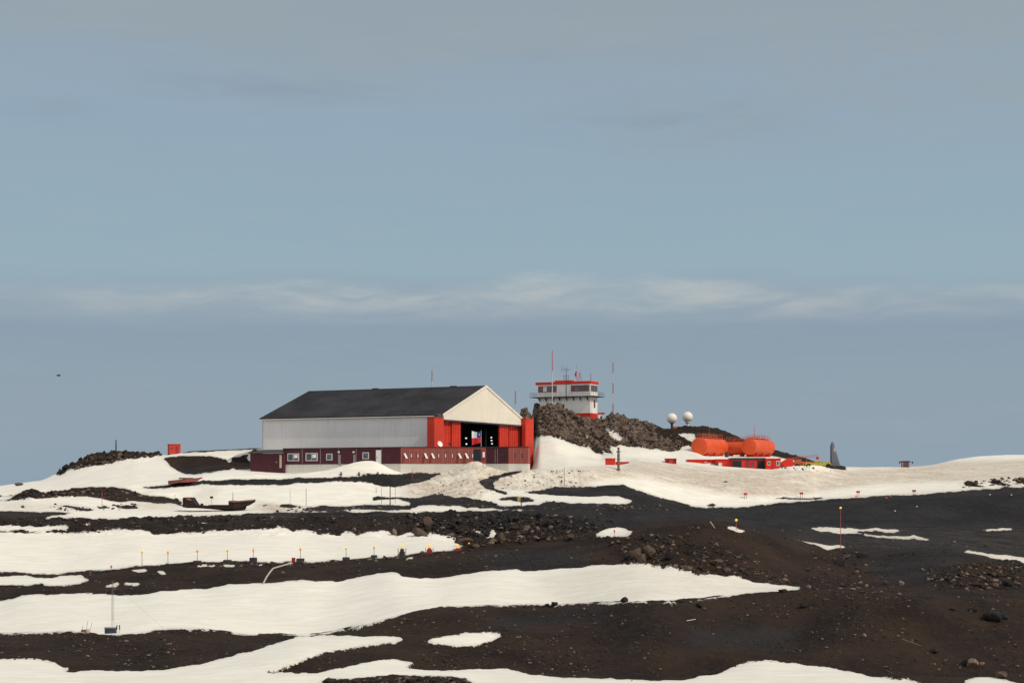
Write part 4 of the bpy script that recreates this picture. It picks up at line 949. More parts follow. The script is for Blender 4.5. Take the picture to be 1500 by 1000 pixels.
p = at(1105, 458); pole('pipe', 'tall thin orange vent pipe among the tank railings', (p[0],p[1],p[2]), zv(624,458)-p[2], .09, 'rail_or', cat='pipe')
p = at(1039, 472); pole('antenna', 'thin orange whip above the left orange tank', (p[0],p[1],p[2]), zv(624,472)-p[2], .06, 'rail_or', cat='antenna')
p = at(1064.5, 447); t = thing('drum', 'blue drum standing by the orange tanks', 'drum', (p[0],p[1],zv(668.5,447)))
MB().lathe([(.50,-1),(.52,.05),(.54,.3),(.52,.33),(.52,.65),(.54,.68),(.52,.7),(.50,1.15),(.40,1.18)], 18).build('barrel', M['blue'], t, smooth=True); MB().lathe([(.44,1.16),(.44,1.24)], 16).build('lid', M['blue'], t)

def red_hut(name, label, u0, u1, vt, vb, d, depth, parts=(), roofm='dark', wallm='red2', cat='hut', rot=0, group=None, roof=.25):
    x0, x1 = (u0-UC)/F*d, (u1-UC)/F*d; cx = (x0+x1)/2; hw = (x1-x0)/2; zb, zt = zv(vb, d), zv(vt, d); h = zt-zb
    t = thing(name, label, cat, (cx, d, zb), rot, group)
    MB().box(-hw, hw, 0, depth, -2.5, h-roof, b=.04).build('wall', M[wallm], t)
    MB().box(-hw-.12, hw+.12, -.15, depth+.15, h-roof, h).build('roof', M[roofm], t)
    for (nm, a0, a1, b0, b1, m) in parts:        # in fractions of the front
        X0, X1 = -hw+2*hw*a0, -hw+2*hw*a1; z0, z1 = (h-roof)*b0, (h-roof)*b1
        f = MB().box(X0, X1, -.06, -.003, z0, z1).build(nm, M[m], t)
        if nm == 'window': MB().box(X0+(X1-X0)*.18, X1-(X1-X0)*.18, -.075, -.061, z0+(z1-z0)*.15, z1-(z1-z0)*.15).build('pane', M['glass'], f)
    return t
DH = 424
red_hut('hut', 'small bright red box hut by the grey post below the crag', 887.3, 901.3, 670.8, 680.5, 409, 2.2, [('door',.55,.85,.05,.85,'red2')], 'red2')
red_hut('wall', 'low red wall strip running right from the grey post', 901.8, 921, 676, 681.5, 409.5, .6, [('panel',.1,.9,.3,.9,'red2')], 'red2', cat='wall', roof=.15)
red_hut('container', 'low red container half buried in snow left of the flat red building', 975, 991, 671, 678, 410, 2.4, [('door',.1,.3,.1,.95,'dark'),('door',.7,.95,.1,.95,'dark')], 'red2', cat='container', roof=.18)
red_hut('building', 'long low flat red building below the left orange tank', 1008, 1052, 672.5, 688, 430, 5, [('window',.55,.62,.55,.85,'trim')], 'red2', cat='building')
red_hut('building', 'red block with white door and dark gap below the tank saddles', 1050, 1072, 672, 688, DH+1, 5, [('door',.10,.34,.15,.72,'trim'),('doorway',.0,.09,.1,.75,'dark')], 'red2', cat='building')
red_hut('building', 'long red building with dark grey roof and dark openings in front of the tanks', 1072.5, 1121, 670.2, 688, DH, 7, [('doorway',.01,.28,.1,.90,'int'),('window',.56,.66,.3,.8,'maroon'),('doorway',.76,.99,.02,.92,'int'),('panel',.40,.52,.1,.95,'maroon')], 'dark', cat='building', roof=.55)
red_hut('container', 'bright red cabin with a white window right of the long red building', 1121.8, 1130.2, 671, 687, DH-2, 3, [('window',.3,.75,.4,.8,'trim')], 'red2', cat='container')
red_hut('container', 'red cabin with a tall white window, beyond the bright red cabin', 1131, 1143.6, 671, 687, DH+2, 3, [('window',.5,.85,.35,.85,'trim')], 'red2', cat='container')
# red peaked shelter
p = at(1153, 432, 682); t = thing('shelter', 'red shelter with slanting roof behind the ploughed snow heap', 'shelter', p)
mb = MB(); pr = [(-2.2,-1.5),(1.6,-1.5),(1.6,2.0),(.6,2.05),(-2.2,.5)]
mb.add([(x,0,z) for x,z in pr]+[(x,3,z) for x,z in pr], [(0,1,2,3,4),(9,8,7,6,5)]+[(k,(k+1)%5,5+(k+1)%5,5+k) for k in range(5)]); mb.build('wall', M['red2'], t)
MB().box(-2.1,-1.1,-.05,-.003,-.8,.3).build('doorway', M['dark'], t)
# boom machine and yellow plough behind the snow heap
p = at(1180, 437, 682); t = thing('crane', 'orange crane with long thin boom parked behind the ploughed snow heap', 'crane', p)
MB().box(-3.2,2.2,-1,1,.0,1.1,b=.1).build('chassis', M['rail_or'], t); MB().box(-2.9,-1.2,-.9,.9,1.1,1.7,b=.12).build('cab', M['rail_or'], t)
mb = MB()
mb.path([(-5.2,0,1.4),(-2.5,0,2.4),(3.4,0,2.9)],.05,5).path([(-5.2,0,1.1),(-2.5,0,2.1),(3.4,0,2.5)],.05,5)
for k in range(9): mb.tube((-4.6+k*.9,0,1.3+min(k,3)*.32+max(k-3,0)*.08),(-4.2+k*.9,0,1.75+min(k,3)*.32+max(k-3,0)*.07),.03,n=4)
mb.tube((.2,0,1.0),(.4,0,2.6),.07,n=6); mb.build('boom', M['rail_or'], t)
MB().lathe([(.02,-.42),(.32,-.3),(.42,0),(.32,.3),(.02,.42)], 12, (3.2,0,2.1)).build('hook_block', M['red2'], t, smooth=True)
for x in (-2.4, 1.4): MB().lathe([(.5,-.25),(.58,-.15),(.58,.15),(.5,.25)], 16, (x,-1,.0), (0,1,0)).build('wheel', M['black'], t)
p = at(1200, 436, 684); t = thing('snow_plough', 'dull yellow snow plough showing above the ploughed snow heap', 'snow plough', p)
MB().box(-4.0,3.0,-1.2,1.2,.3,1.15,b=.15).build('chassis', M['yellow'], t); MB().box(-1.6,.2,-1.1,1.1,1.15,1.75,b=.15).build('cab', M['yellow'], t)
MB().box(.6,2.8,-1.0,1.0,1.15,1.45,b=.1).build('bonnet', M['yellow'], t)
MB().add([(-4.6,-1.6,-.3),(-4.6,1.6,-.3),(-4.3,1.6,1.2),(-4.3,-1.6,1.2),(-4.8,-1.6,-.2),(-4.8,1.6,-.2),(-4.45,1.6,1.25),(-4.45,-1.6,1.25)],[(0,1,2,3),(7,6,5,4),(0,4,5,1),(1,5,6,2),(2,6,7,3),(3,7,4,0)]).build('blade', M['yellow'], t)
for x in (-3,2.2): MB().lathe([(.5,-.3),(.65,-.2),(.65,.2),(.5,.3)], 16, (x,-1.2,.3), (0,1,0)).build('wheel', M['black'], t)

# aircraft behind the snow bank: only its tail shows ------------------------------------------------
dA = 446; p = at(1224, dA, 700); t = thing('aircraft', 'grey transport aircraft with only its tall tail fin showing above the snow', 'aircraft', p)
zf = lambda v: zv(v, dA)-p[2]; xu = lambda u: (u-1224)/F*dA
fin = [(xu(1216.9),zf(688)),(xu(1217.0),zf(650)),(xu(1217.8),zf(647.2)),(xu(1219.3),zf(646.3)),(xu(1220.8),zf(648)),(xu(1222.6),zf(654)),(xu(1231.5),zf(682)),(xu(1233.5),zf(690))]
n = len(fin); cx_ = sum(q[0] for q in fin)/n; cz_ = sum(q[1] for q in fin)/n
inn = [(cx_+(x-cx_)*.72, cz_+(z-cz_)*.9) for x, z in fin]; mb = MB()
mb.add([(x,-.03,z) for x,z in fin]+[(x,-.24,z) for x,z in inn]+[(x,.03,z) for x,z in fin]+[(x,.24,z) for x,z in inn],
  [tuple(range(n,2*n)), tuple(range(3*n,4*n))[::-1]]+[(k,(k+1)%n,n+(k+1)%n,n+k) for k in range(n)]+[(2*n+k,3*n+k,3*n+(k+1)%n,2*n+(k+1)%n) for k in range(n)]+[(k,2*n+k,2*n+(k+1)%n,(k+1)%n) for k in range(n)])
ff = mb.build('tail_fin', M['fin'], t)
MB().box(xu(1221.2),xu(1223.4),-.262,-.245,zf(661.5),zf(656)).build('emblem', M['cream'], ff)
MB().box(xu(1216.2),xu(1217.0),-.06,.06,zf(680),zf(652)).build('rudder', M['dark'], ff)
MB().lathe([(.1,-3.2),(.7,-2.2),(1.2,0),(1.6,3),(2.1,8),(2.15,18),(1.9,22),(1.1,24.5),(.2,25.5)], 24, (xu(1218),0,-3.2), (.98,.2,-.02)).build('fuselage', M['fin'], t, smooth=True)
MB().prism([(xu(1217),-5.5),(xu(1222),-5.5),(xu(1228),0),(xu(1222),5.5),(xu(1217),5.5)], -1.1, -.88).build('tailplane', M['fin'], t)
MB().prism([(7,-20),(9,-20),(11,0),(9,20),(7,20),(6,0)], -2.9, -2.5).build('wing', M['fin'], t)
# wheel loader cab
p = at(1326, 447, 689); t = thing('wheel_loader', 'wheel loader with only its dark roofed cab showing above the snow crest', 'wheel loader', p)
MB().box(-1.15,1.15,-.9,.9,2.35,2.62,b=.07).build('roof', M['black'], t)
mb = MB()
for x in (-.95,.75):
    for y in (-.8,.6): mb.box(x,x+.2,y,y+.2,.9,2.35)
mb.box(-.95,.95,-.8,.8,.6,.9); mb.build('cab_frame', M['rail_or'], t)
MB().box(-.74,.74,-.72,-.69,.9,2.34).build('windscreen', M['glass'], t)
MB().box(-.35,.35,-.1,.3,.9,1.8,b=.08).build('seat', M['black'], t)
for s_ in (-1,1):
    mr = MB().tube((s_*1.1,-.85,2.3),(s_*1.75,-.95,2.25),.05,n=6).build('mirror', M['black'], t); MB().box(s_*1.75-.14,s_*1.75+.14,-1.03,-.9,1.9,2.5,b=.03).build('mirror_housing', M['black'], mr)
MB().box(-1.1,1.1,-.6,3.8,-.5,.6,b=.12).build('body', M['yellow'], t); MB().box(-1.5,1.5,-3.4,-2.4,-1.2,-.2,b=.15).build('bucket', M['yellow'], t)
for x in (-1.2,1.2):
    for y in (-1.2,2.6): MB().lathe([(.4,-.28),(.75,-.22),(.75,.22),(.4,.28)], 18, (x,y,-.5), (1,0,0)).build('wheel', M['black'], t)

# ------------------------------------------------------------------ left side: red hut on legs, wreck, boat
d_ = 458; p = at(255.3, d_); p = (p[0], d_, hz(p[0], d_)); zb_, zt_ = zv(664.5,d_)-p[2], zv(650,d_)-p[2]
t = thing('hut', 'small red box hut on short legs on the left skyline', 'hut', p, R(20)); hw = 1.6
MB().box(-hw, hw, -.9, 1.6, zb_, zt_-.18, b=.05).build('wall', M['red'], t); MB().box(-hw-.1, hw+.1, -1.0, 1.7, zt_-.18, zt_).build('roof', M['red'], t)
MB().box(.25, .95, -.96, -.905, zb_+.15, zb_+2.0).build('door', M['maroon'], t); MB().box(-1.1,-.5,-.95,-.905,zb_+1.3,zb_+1.9).build('window', M['glass'], t)
for x in (-hw+.15, hw-.15):
    for y in (-.75, 1.4): MB().box(x-.14,x+.14,y-.14,y+.14,-.6,zb_).build('leg', M['plank'] if x > 0 else M['dark'], t)
p = at(170, 464); pole('pole', 'dark pole on top of the skyline knoll at left', p, zv(644,464)-p[2], .22, 'dark')

p = ground(318, 748); dW = p[1]; zW = p[2]
t = thing('shipwreck', 'rusted wreck of a small ship lying half buried in the snow', 'shipwreck', p, R(-4)); t.scale.z = .88; sx = dW/F
X = lambda u: (u-318)*sx
Zq = lambda v: (748-v)*sx
st_ = []                                         # half-breadth and sheer along the hull, stern to bow
for u, vt, vb, hb in ((268,737,741,1.2),(276,737.5,742.5,1.5),(290,738,743,1.7),(310,739.5,744,1.8),(330,739.5,746.5,1.8),(342,739,750.5,1.7),(352,738,750,1.3),(357,737,748,.8),(361,735,743,.3)):
    z1, z0 = Zq(vt), Zq(vb)
    st_.append([(X(u),-hb,z1),(X(u),-hb*.92,z1*.55+z0*.45),(X(u),-hb*.5,z0),(X(u),hb*.5,z0),(X(u),hb*.92,z1*.55+z0*.45),(X(u),hb,z1),(X(u),hb*.9,z1-.05),(X(u),-hb*.9,z1-.05)])
st_ = [[(x+random.uniform(-.12,.12), y, z+random.uniform(-.16,.10)) for x, y, z in s_] for s_ in st_]; st_ = [s_+[s_[0]] for s_ in st_]
MB().loft(st_).build('hull', M['rust'], t)
secs = []
for u, vt, vb, hb in ((338.5,731.8,742,2.0),(346,732.5,743,2.0),(354,732.0,742,1.6),(364,731.0,739,1.0),(374.5,730,733,.12)):
    z1, z0 = Zq(vt), Zq(vb); secs.append([(X(u),-hb-.25,z1),(X(u),-hb,z0),(X(u),hb,z0),(X(u),hb+.25,z1),(X(u),-hb-.25,z1)])
bow = MB().loft(secs).build('bow', M['rust'], t)
secs = []
for u, vt, hb in ((339.5,731.3,2.0),(346,732.0,2.05),(354,731.5,1.65),(364,730.5,1.05),(374.5,729.4,.14)):
    z1 = Zq(vt); secs.append([(X(u),-hb-.32,z1-.22),(X(u),-hb-.32,z1+.12),(X(u),hb+.3,z1+.12),(X(u),hb+.3,z1-.22),(X(u),-hb-.32,z1-.22)])
MB().loft(secs).build('bow_deck', M['rust_l'], bow)
secs = [[(X(270),y,Zq(742)),(X(269.5),y,Zq(727)),(X(271),y,Zq(725.3)),(X(282),y,Zq(725.5)),(X(285),y,Zq(731)),(X(291),y,Zq(740)),(X(270),y,Zq(742))] for y in (-1.6,1.6)]
cb = MB().loft(secs).build('stern_cabin', M['rust'], t)
MB().add([(X(273),-1.62,Zq(726.3)),(X(281.5),-1.62,Zq(726.3)),(X(283.5),-1.62,Zq(731)),(X(277),-1.62,Zq(730)),(X(273),-1.70,Zq(726.3)),(X(281.5),-1.70,Zq(726.3)),(X(283.5),-1.70,Zq(731)),(X(277),-1.70,Zq(730))],[(0,1,2,3),(7,6,5,4),(0,4,5,1),(1,5,6,2),(2,6,7,3),(3,7,4,0)]).build('plate', M['rust_l'], cb)
MB().tube((X(296),-.3,Zq(739)),(X(296),-.3,Zq(735.5)),.35,.3,n=10).build('winch', M['rust'], t)
MB().box(X(307),X(333),-1.4,1.4,Zq(739.6),Zq(737.8),b=.08).build('deck', M['rust'], t)
MB().tube((X(341.5),0,Zq(732)),(X(341.5),0,Zq(716.5)),.07,.05,n=6).build('mast', M['pole'], t)

p = ground(271, 708); sx = p[1]/F
t = thing('boat', 'upturned faded red boat lying beside the dark path', 'boat', p, R(12))
secs = []
for u, hb, h in ((-9,1.1,.55),(-4,1.35,1.0),(3,1.4,1.25),(11,1.1,1.25),(19,.55,1.35),(25,.06,1.55)):
    secs.append([(u*sx,-hb,.25+max(u,0)*.018),(u*sx,-hb*.75,h*.75),(u*sx,0,h),(u*sx,hb*.75,h*.75),(u*sx,hb,.25+max(u,0)*.018),(u*sx,-hb,.25+max(u,0)*.018)])
MB().loft(secs).build('hull', M['redboat'], t); MB().box(-9*sx,12*sx,-.07,.07,1.05,1.36).build('keel', M['rust'], t)
p = ground(256, 710); t = thing('raft', 'flat dull red raft lying tilted in the snow left of the upturned boat', 'raft', (p[0],p[1],p[2]+.35), R(12)); t.rotation_euler.y = R(-6)
MB().box(-1.5,2.2,-1.0,1.0,-.1,.75,b=.06).build('deck', M['rust'], t); MB().box(-1.5,2.2,-1.06,-1.003,.05,.6).build('side_board', M['redboat'], t)
p = ground(310, 738); t = thing('sign', 'small dark sign board on a thin post above the wreck', 'sign', p)
MB().tube((0,0,-.3),(0,0,1.7),.04,n=5).build('post', M['pole'], t); MB().box(-.36,.36,-.06,.0,1.3,1.75).build('board', M['rust'], t)

# ------------------------------------------------------------------ runway signs and lamps
sg = None
for u, v, w_, lab in ((1092,730,5.0,'small red topped runway sign standing in a snow hump, leftmost of the four'),(1174,729,4.6,'small red topped runway sign above the thin dark strip in the snow'),
                  (1257,727,5.0,'small red topped runway sign with a red lamp low beside it'),(1339,725.5,5.0,'small red topped runway sign at the runway edge, rightmost of the four')):
    p = ground(u, v); s_ = p[1]/F
    if sg is None:
        sg = thing('runway_sign', lab, 'sign', p, 0, 'red runway signs')
        MB().box(-.42,.42,-.10,.10,.85,1.25,b=.04).build('board', M['red2'], sg); MB().box(-.44,.44,-.12,.12,1.25,1.32).build('cap', M['dark'], sg)
        for x in (-.2,.2): MB().tube((x,0,-.4),(x,0,.85),.045,n=5).build('leg', M['dark'], sg)
    else:
        c = copy_tree(sg); c.location = p; c['label'] = lab
def lamp(kind, label, u, v, vtop, lens, shaft, r=.30, group='orange and yellow lamp posts', block=None, d=None, rs=.05):
    p = ground(u, v) if d is None else at(u, d); s_ = p[1]/F; zt = zv(vtop, p[1])-p[2]; r *= .70
    t = thing(kind, label, 'lamp post', p, 0, group)
    MB().tube((0,0,-.4),(0,0,zt-r),rs,rs*.8,n=7).build('post', M[shaft], t)
    MB().lathe([(.03,-r*1.05),(r*.7,-r*.75),(r,-.1*r),(r*.85,r*.55),(r*.4,r*.95),(.02,r*1.02)], 14, (0,0,zt)).build('lamp', M[lens], t, smooth=True)
    MB().lathe([(r*.9,-r*1.25),(r*.95,-r*.98),(r*.5,-r*.95)], 12, (0,0,zt)).build('collar', M['dark'], t)
    if block:
        w_, h_ = block[0]*.85, block[1]*.85; MB().box(-w_,w_,-w_*.7,w_*.7,-.5,h_,b=.08).build('footing', M['concrete'], t)
    return t
lamp('lamp_post','low red orange marker lamp at the left end of the row along the snow',163,836,829,'lamp_r','mast_r',.24)
row = [(208,830,807,'lamp_y','tall leaning yellow lamp, first of the tall posts from the left',None,.26),(246,826,808,'lamp_o','orange lamp post without a footing, second tall post from the left',None,.26),
       (289,824,806,'lamp_o','orange lamp post on a dark footing, third tall post from the left',(.75,.45),.26),(333,824,804.5,'lamp_y','yellow lamp post on a dark footing with snow under it',(.75,.6),.28),
       (371,823,804.5,'lamp_o','orange lamp post on a dark mound left of the pale bent pipe',(.7,.9),.26),(440,823,803.5,'lamp_o','orange lamp post beside a small red box above the pale bent pipe',(.75,.75),.28),
       (507,820,802,'lamp_y','yellow lamp post on a dark footing, right of the pale bent pipe',(.7,.6),.28),(548,817,801,'lamp_o','orange lamp post on a dark footing, left of the three stubby lamps',(.6,.6),.25)]
for u, v, vt, le, lab, bl, r_ in row: lamp('lamp_post', lab, u, v, vt, le, 'pole', r_, block=bl)
for u, v, vt, lab, red in ((589,816,800,'stubby yellow lamp on a grey cabinet near the right end of the snow',False),(629,810,799,'stubby yellow lamp on a red cabinet between the grey cabinet and the snow tip',True),(670,806,799,'stubby yellow lamp on a red cabinet at the right tip of the snow',True)):
    p = ground(u, v); zt = zv(vt, p[1])-p[2]; t = thing('lamp_post', lab, 'lamp post', p, 0, 'orange and yellow lamp posts')
    h_ = zt-.35
    MB().box(-.45,.45,-.35,.35,-.4,h_*.7,b=.05).build('cabinet', M['maroon' if red else 'concrete'], t); MB().box(-.3,.3,-.25,.25,h_*.7,h_,b=.05).build('cabinet_top', M['red2' if red else 'dark'], t)
    mb = MB()
    for x in (-.62,.62): mb.tube((x,-.3,-.4),(x,-.3,h_*1.05),.05,n=5)
    mb.build('frame', M['rail_or' if red else 'rust'], t)
    MB().lathe([(.08,-.3),(.17,-.2),(.22,0),(.17,.18),(.03,.25)], 14, (0,0,zt)).build('lamp', M['lamp_y'], t, smooth=True)
lamp('lamp_post','small orange marker lamp against the brown boulder at the end of the snow',687,798,795.5,'lamp_o','mast_r',.22)
lamp('lamp_post','orange marker lamp standing in the small snow hollow',900,785,777,'lamp_r','mast_r',.22)
lamp('lamp_post','lit yellow lamp on a short post behind the brown hill',1078.5,776,761.5,'lamp_y','mast_r',.30)
lamp('lamp_post','lit yellow lamp on a very tall thin red pole in the dark field',1231.3,806,743.5,'lamp_y','mast_r',.30,rs=.06)
p = ground(430, 823); t = thing('box', 'small red box beside an orange lamp post above the pale bent pipe', 'box', p); MB().box(-.3,.3,-.3,.3,-.2,.7,b=.04).build('case', M['maroon'], t); MB().box(-.33,.33,-.33,.33,.7,.78).build('lid', M['red2'], t)
for u, v, m, lab in ((1254,729,'lamp_r','tiny red lamp at the runway edge under the third runway sign'),(1298.5,731.5,'lamp_r','tiny red lamp on the dark runway shoulder'),(1450,727,'mast_w','tiny white runway lamp near the right edge, left of two'),(1481.5,727.5,'mast_w','tiny white runway lamp near the right edge, right of two'),
                     (1343,744.5,'mast_w','tiny white marker in the middle of the dark field'),(1311,751,'mast_w','tiny white marker lower left in the dark field')):
    p = ground(u, v); t = thing('runway_lamp', lab, 'runway lamp', p, 0, 'small runway lamps'); MB().tube((0,0,-.2),(0,0,.3),.05,n=6).build('stem', M['dark'], t)
    MB().lathe([(.05,.25),(.16,.32),(.19,.45),(.12,.58),(.02,.62)], 10).build('lens', M[m], t, smooth=True)

# ------------------------------------------------------------------ posts and wires
PL = [(906,688.5,655,.34,'pole','thick weathered grey post standing by the low red wall'),(448.5,740,715,.07,'pole','dark thin pole standing in the snow below the path'),
      (425,742,716,.04,'pole','faint leaning stake left of the dark thin pole in the snow'),(551,722,713.5,.07,'pole','short pole at the left of the group below the annex'),(559,738,713.5,.05,'rust_l','thin brown stake in the group below the annex'),
      (571.5,740,704,.12,'rust','dark red post, tallest of the group below the annex'),(579,736,713,.05,'rust_l','thin brown stake right of the tallest post below the annex'),(256.5,734,724,.05,'pole','short stake left of the wreck'),
      (149.5,740,718,.06,'mast_r','thin red stake on the brown mound'),(826.5,715,685,.08,'pole','thin pole behind the ploughed snow heap right of the hangar'),(763.5,741,727,.12,'dark','short dark post by the yellow box in the snow'),
      (604,700,686,.06,'mast_r','thin red stake on the path in front of the annex')]
for u, v, vt, r_, m, lab in PL:
    p = ground(u, v); h_ = zv(vt, p[1])-p[2]
    if r_ > .3:
        t = thing('post', lab, 'post', p)
        mb = MB(); n_ = 9
        secs = [(r_*(1.1-.35*k/n_)*(1+.25*math.sin(k*2.3)), -.5+(h_+.5)*k/n_) for k in range(n_+1)]; mb.lathe(secs, 10); mb.build('shaft', M[m], t)
        MB().box(-.5,.5,-.08,.08,h_*.78,h_*.84).box(-.4,.4,-.10,.10,h_*.45,h_*.52).build('crosspiece', M[m], t)
    else: pole('pole', lab, p, h_, r_, m)
p = ground(761, 733); t = thing('box', 'small yellow box half sunk by the short dark post in the snow', 'box', p); MB().box(-.5,.2,-.3,.3,-.2,.75,b=.04).build('case', M['yellow'], t); MB().box(.2,.55,-.26,.26,-.2,.7).build('panel', M['blue'], t)
for i, u in enumerate((499.6,526,553.6)):
    p = ground(u, 695.5); t = thing('bollard', 'short dark bollard on the snow before the annex, %s of three' % ('left', 'middle', 'right')[i], 'bollard', p, 0, 'bollards before the annex')
    MB().lathe([(.24,-.4),(.24,.62),(.16,.72),(.03,.75)], 12).build('shaft', M['dark'], t, smooth=True); MB().lathe([(.25,.42),(.25,.54)], 12).build('band', M['mast_w'], t)
# lattice mast and boxes on the left mound
dM = 186.5; p = at(165, dM)
t = lattice('mast', 'slim grey lattice mast with guy wires above the blue box at lower left', p, zv(850,dM)-p[2], .15, ['mast_w','grey','grey','pole'], taper=.85, step=.32, r=.014,
        guys=[(at(242,dM+3)[0]-p[0], 3.0, at(242,dM+3)[2]-p[2])])
p = at(162, dM-1.5); sM = (dM-1.5)/F; t = thing('cabinet', 'blue equipment cabinet at the foot of the grey lattice mast', 'cabinet', p)
MB().box(-8*sM,8*sM,-.3,.3,-.3,8.5*sM,b=.03).build('case', M['blue'], t); MB().box(-8.6*sM,8.6*sM,-.34,.34,8.5*sM,9.6*sM).build('lid', M['grey'], t); MB().box(-3*sM,3*sM,-.315,-.303,1*sM,6*sM).build('door', M['blue'], t)
for u, lab in ((171.2,'thin blue and white stake right of the blue cabinet, nearer the cabinet'),(175.2,'thin blue and white stake right of the blue cabinet, outermost')):
    p = at(u, dM-1.5); t = thing('stake', lab, 'stake', p, 0, 'stakes by the blue cabinet'); MB().tube((0,0,-.3),(0,0,.45),.06,n=7).build('foot', M['mast_w'], t); MB().tube((0,0,.45),(0,0,.95),.065,n=7).build('top', M['blue'], t)
p = at(125.5, dM-1.5); t = thing('crate', 'small cream and brown crate on the mound left of the blue cabinet', 'crate', p); MB().box(-6*sM,1.5*sM,-.25,.25,-.2,5.5*sM,b=.02).build('case', M['rust_l'], t); MB().box(1.5*sM,4.5*sM,-.27,.27,-.2,6.5*sM,b=.02).build('end_panel', M['cream'], t)
for k, (u, dx, h_, w_) in enumerate(((120,.10,.9,'leftmost, shortest'),(125,.30,1.45,'middle one'),(130,.38,1.2,'rightmost'))):
    p = at(u, dM+.5); t = thing('stake', 'thin leaning stake behind the cream crate, %s' % w_, 'stake', p, 0, 'leaning stakes behind the cream crate'); MB().tube((0,0,-.2),(dx,0,h_),.022,n=5).build('shaft', M['pole'], t)
# bent pale pipe lying on the slope
pts = []
for u, v in ((386,855),(390,847),(395,839.5),(400,833.5),(408,831),(417,828.5),(425,826)):
    q = ground(u, v); pts.append((q[0], q[1], q[2]+.14))
t = thing('pipe', 'pale bent pipe lying down the dark bank between the two snowfields', 'pipe', pts[0]); MB().path([tuple(np.array(q)-np.array(pts[0])) for q in pts[:4]], .13, 8).build('lower_run', M['plank'], t); MB().path([tuple(np.array(q)-np.array(pts[0])) for q in pts[3:]], .13, 8).build('upper_run', M['plank'], t)
for (ua, va, ub, vb_, r_, m, lab) in ((1322,937,1349,946.5,.06,'pole','weathered log lying on the bare right slope'),(1006,909.5,1019,907.5,.05,'mast_w','short white plank lying on the foreground slope'),(1040,764,1046,771,.10,'plank','broken stick jutting from the top of the brown hill'),(1298,982,1310,988,.03,'pole','thin bleached stick above the bottom right snow')):
    a_, b_ = np.array(ground(ua, va)), np.array(ground(ub, vb_))
    if m == 'plank' and ua == 1040: b_ = np.array(ground(1047,774)); a_ = b_+np.array([-.7,0,1.0])
    o = MB().tube((0,0,.08), tuple(b_-a_+np.array([0,0,.08])), r_, r_*.7, n=7).build('log', M[m], loc=tuple(a_)); tag(o, lab, 'log')
# bird
t = thing('bird', 'dark bird gliding in the sky at the far left', 'bird', (-83.0, 300, (VH-550)/F*300), R(35))
MB().lathe([(.01,-.45),(.09,-.25),(.13,0),(.09,.25),(.02,.42)], 10, (0,0,0), (1,0,0)).build('body', M['bird'], t, smooth=True)
for s_ in (-1,1): MB().add([(-.12,0,.03),(.16,0,.03),(.10,s_*.5,.22),(-.10,s_*.5,.22),(-.12,s_*1.0,.10),(-.12,0,.0),(.16,0,.0),(.10,s_*.5,.19),(-.10,s_*.5,.19),(-.12,s_*1.0,.08)],[(0,1,2,3),(3,2,4),(8,7,6,5),(9,7,8),(0,5,6,1),(1,6,7,2),(2,7,9,4),(3,4,9,8),(0,3,8,5)]).build('wing', M['bird'], t)

# ------------------------------------------------------------------ sky, sun, camera
SUN = np.array([.835, -.55, .0]); SUN /= np.linalg.norm(SUN); EL = R(43)
world = bpy.data.worlds.new('World'); SC.world = world; world.use_nodes = True
t = NT(world.node_tree); t.n.clear(); out = t.node('ShaderNodeOutputWorld')
sky = t.node('ShaderNodeTexSky', sky_type='NISHITA'); sky.sun_disc = False; sky.sun_elevation = EL; sky.sun_rotation = math.atan2(SUN[0], SUN[1]); sky.air_density = 1; sky.dust_density = .6; sky.ozone_density = 1.5
bg1 = t.node('ShaderNodeBackground'); t.put(bg1.inputs[0], sky.outputs[0]); bg1.inputs[1].default_value = .07
G = t.node('ShaderNodeTexCoord').outputs['Generated']; sp = t.node('ShaderNodeSeparateXYZ'); t.put(sp.inputs[0], G)
hxy = t.math('SQRT', t.math('ADD', t.math('MULTIPLY', sp.outputs[0], sp.outputs[0]), t.math('MULTIPLY', sp.outputs[1], sp.outputs[1])))
el = t.math('DIVIDE', sp.outputs[2], t.math('MAXIMUM', hxy, .02)); az = t.math('ARCTAN2', sp.outputs[0], sp.outputs[1])
cv = t.node('ShaderNodeCombineXYZ'); t.put(cv.inputs[0], az); t.put(cv.inputs[1], el)
n1 = t.noise(t.mapping(cv.outputs[0], (5, 26, 1)), 1.0, 4, .5); n2 = t.noise(t.mapping(cv.outputs[0], (14, 120, 1)), 1.0, 5, .55); n3 = t.noise(t.mapping(cv.outputs[0], (3, 14, 1)), 1.0, 5, .55)
n4 = t.noise(t.mapping(cv.outputs[0], (26, 60, 1)), 1.0, 6, .6)
eld = t.math('ADD', el, t.math('MULTIPLY', t.math('SUBTRACT', n1, .5), .035))
rp = t.node('ShaderNodeValToRGB'); t.put(rp.inputs[0], t.math('MULTIPLY', eld, 2.0)); e = rp.color_ramp.elements
E = lambda v: (VH-v)/F*2.0
stops = [(E(712),(142,160,177)),(E(620),(145,162,175)),(E(530),(143,161,175)),(E(480),(141,158,175)),(E(440),(148,166,179)),(E(395),(151,174,187)),(E(300),(149,172,186)),(E(180),(148,170,187)),(E(115),(149,168,184)),(E(60),(148,165,178)),(E(0),(149,163,174)),(.72,(165,174,182)),(.98,(196,199,203))]  # last two stops: unseen overhead sky, raised to lift shaded walls
while len(e) > 1: e.remove(e[-1])
for i, (q, c) in enumerate(stops):
    k = e[0] if i == 0 else e.new(min(max(q, 0), 1)); k.position = min(max(q, 0), 1); k.color = lin(c)+(1,)
def gs(x, c, w):
    q = t.math('DIVIDE', t.math('SUBTRACT', x, c), w); return t.math('EXPONENT', t.math('MULTIPLY', t.math('MULTIPLY', q, q), -1.0))
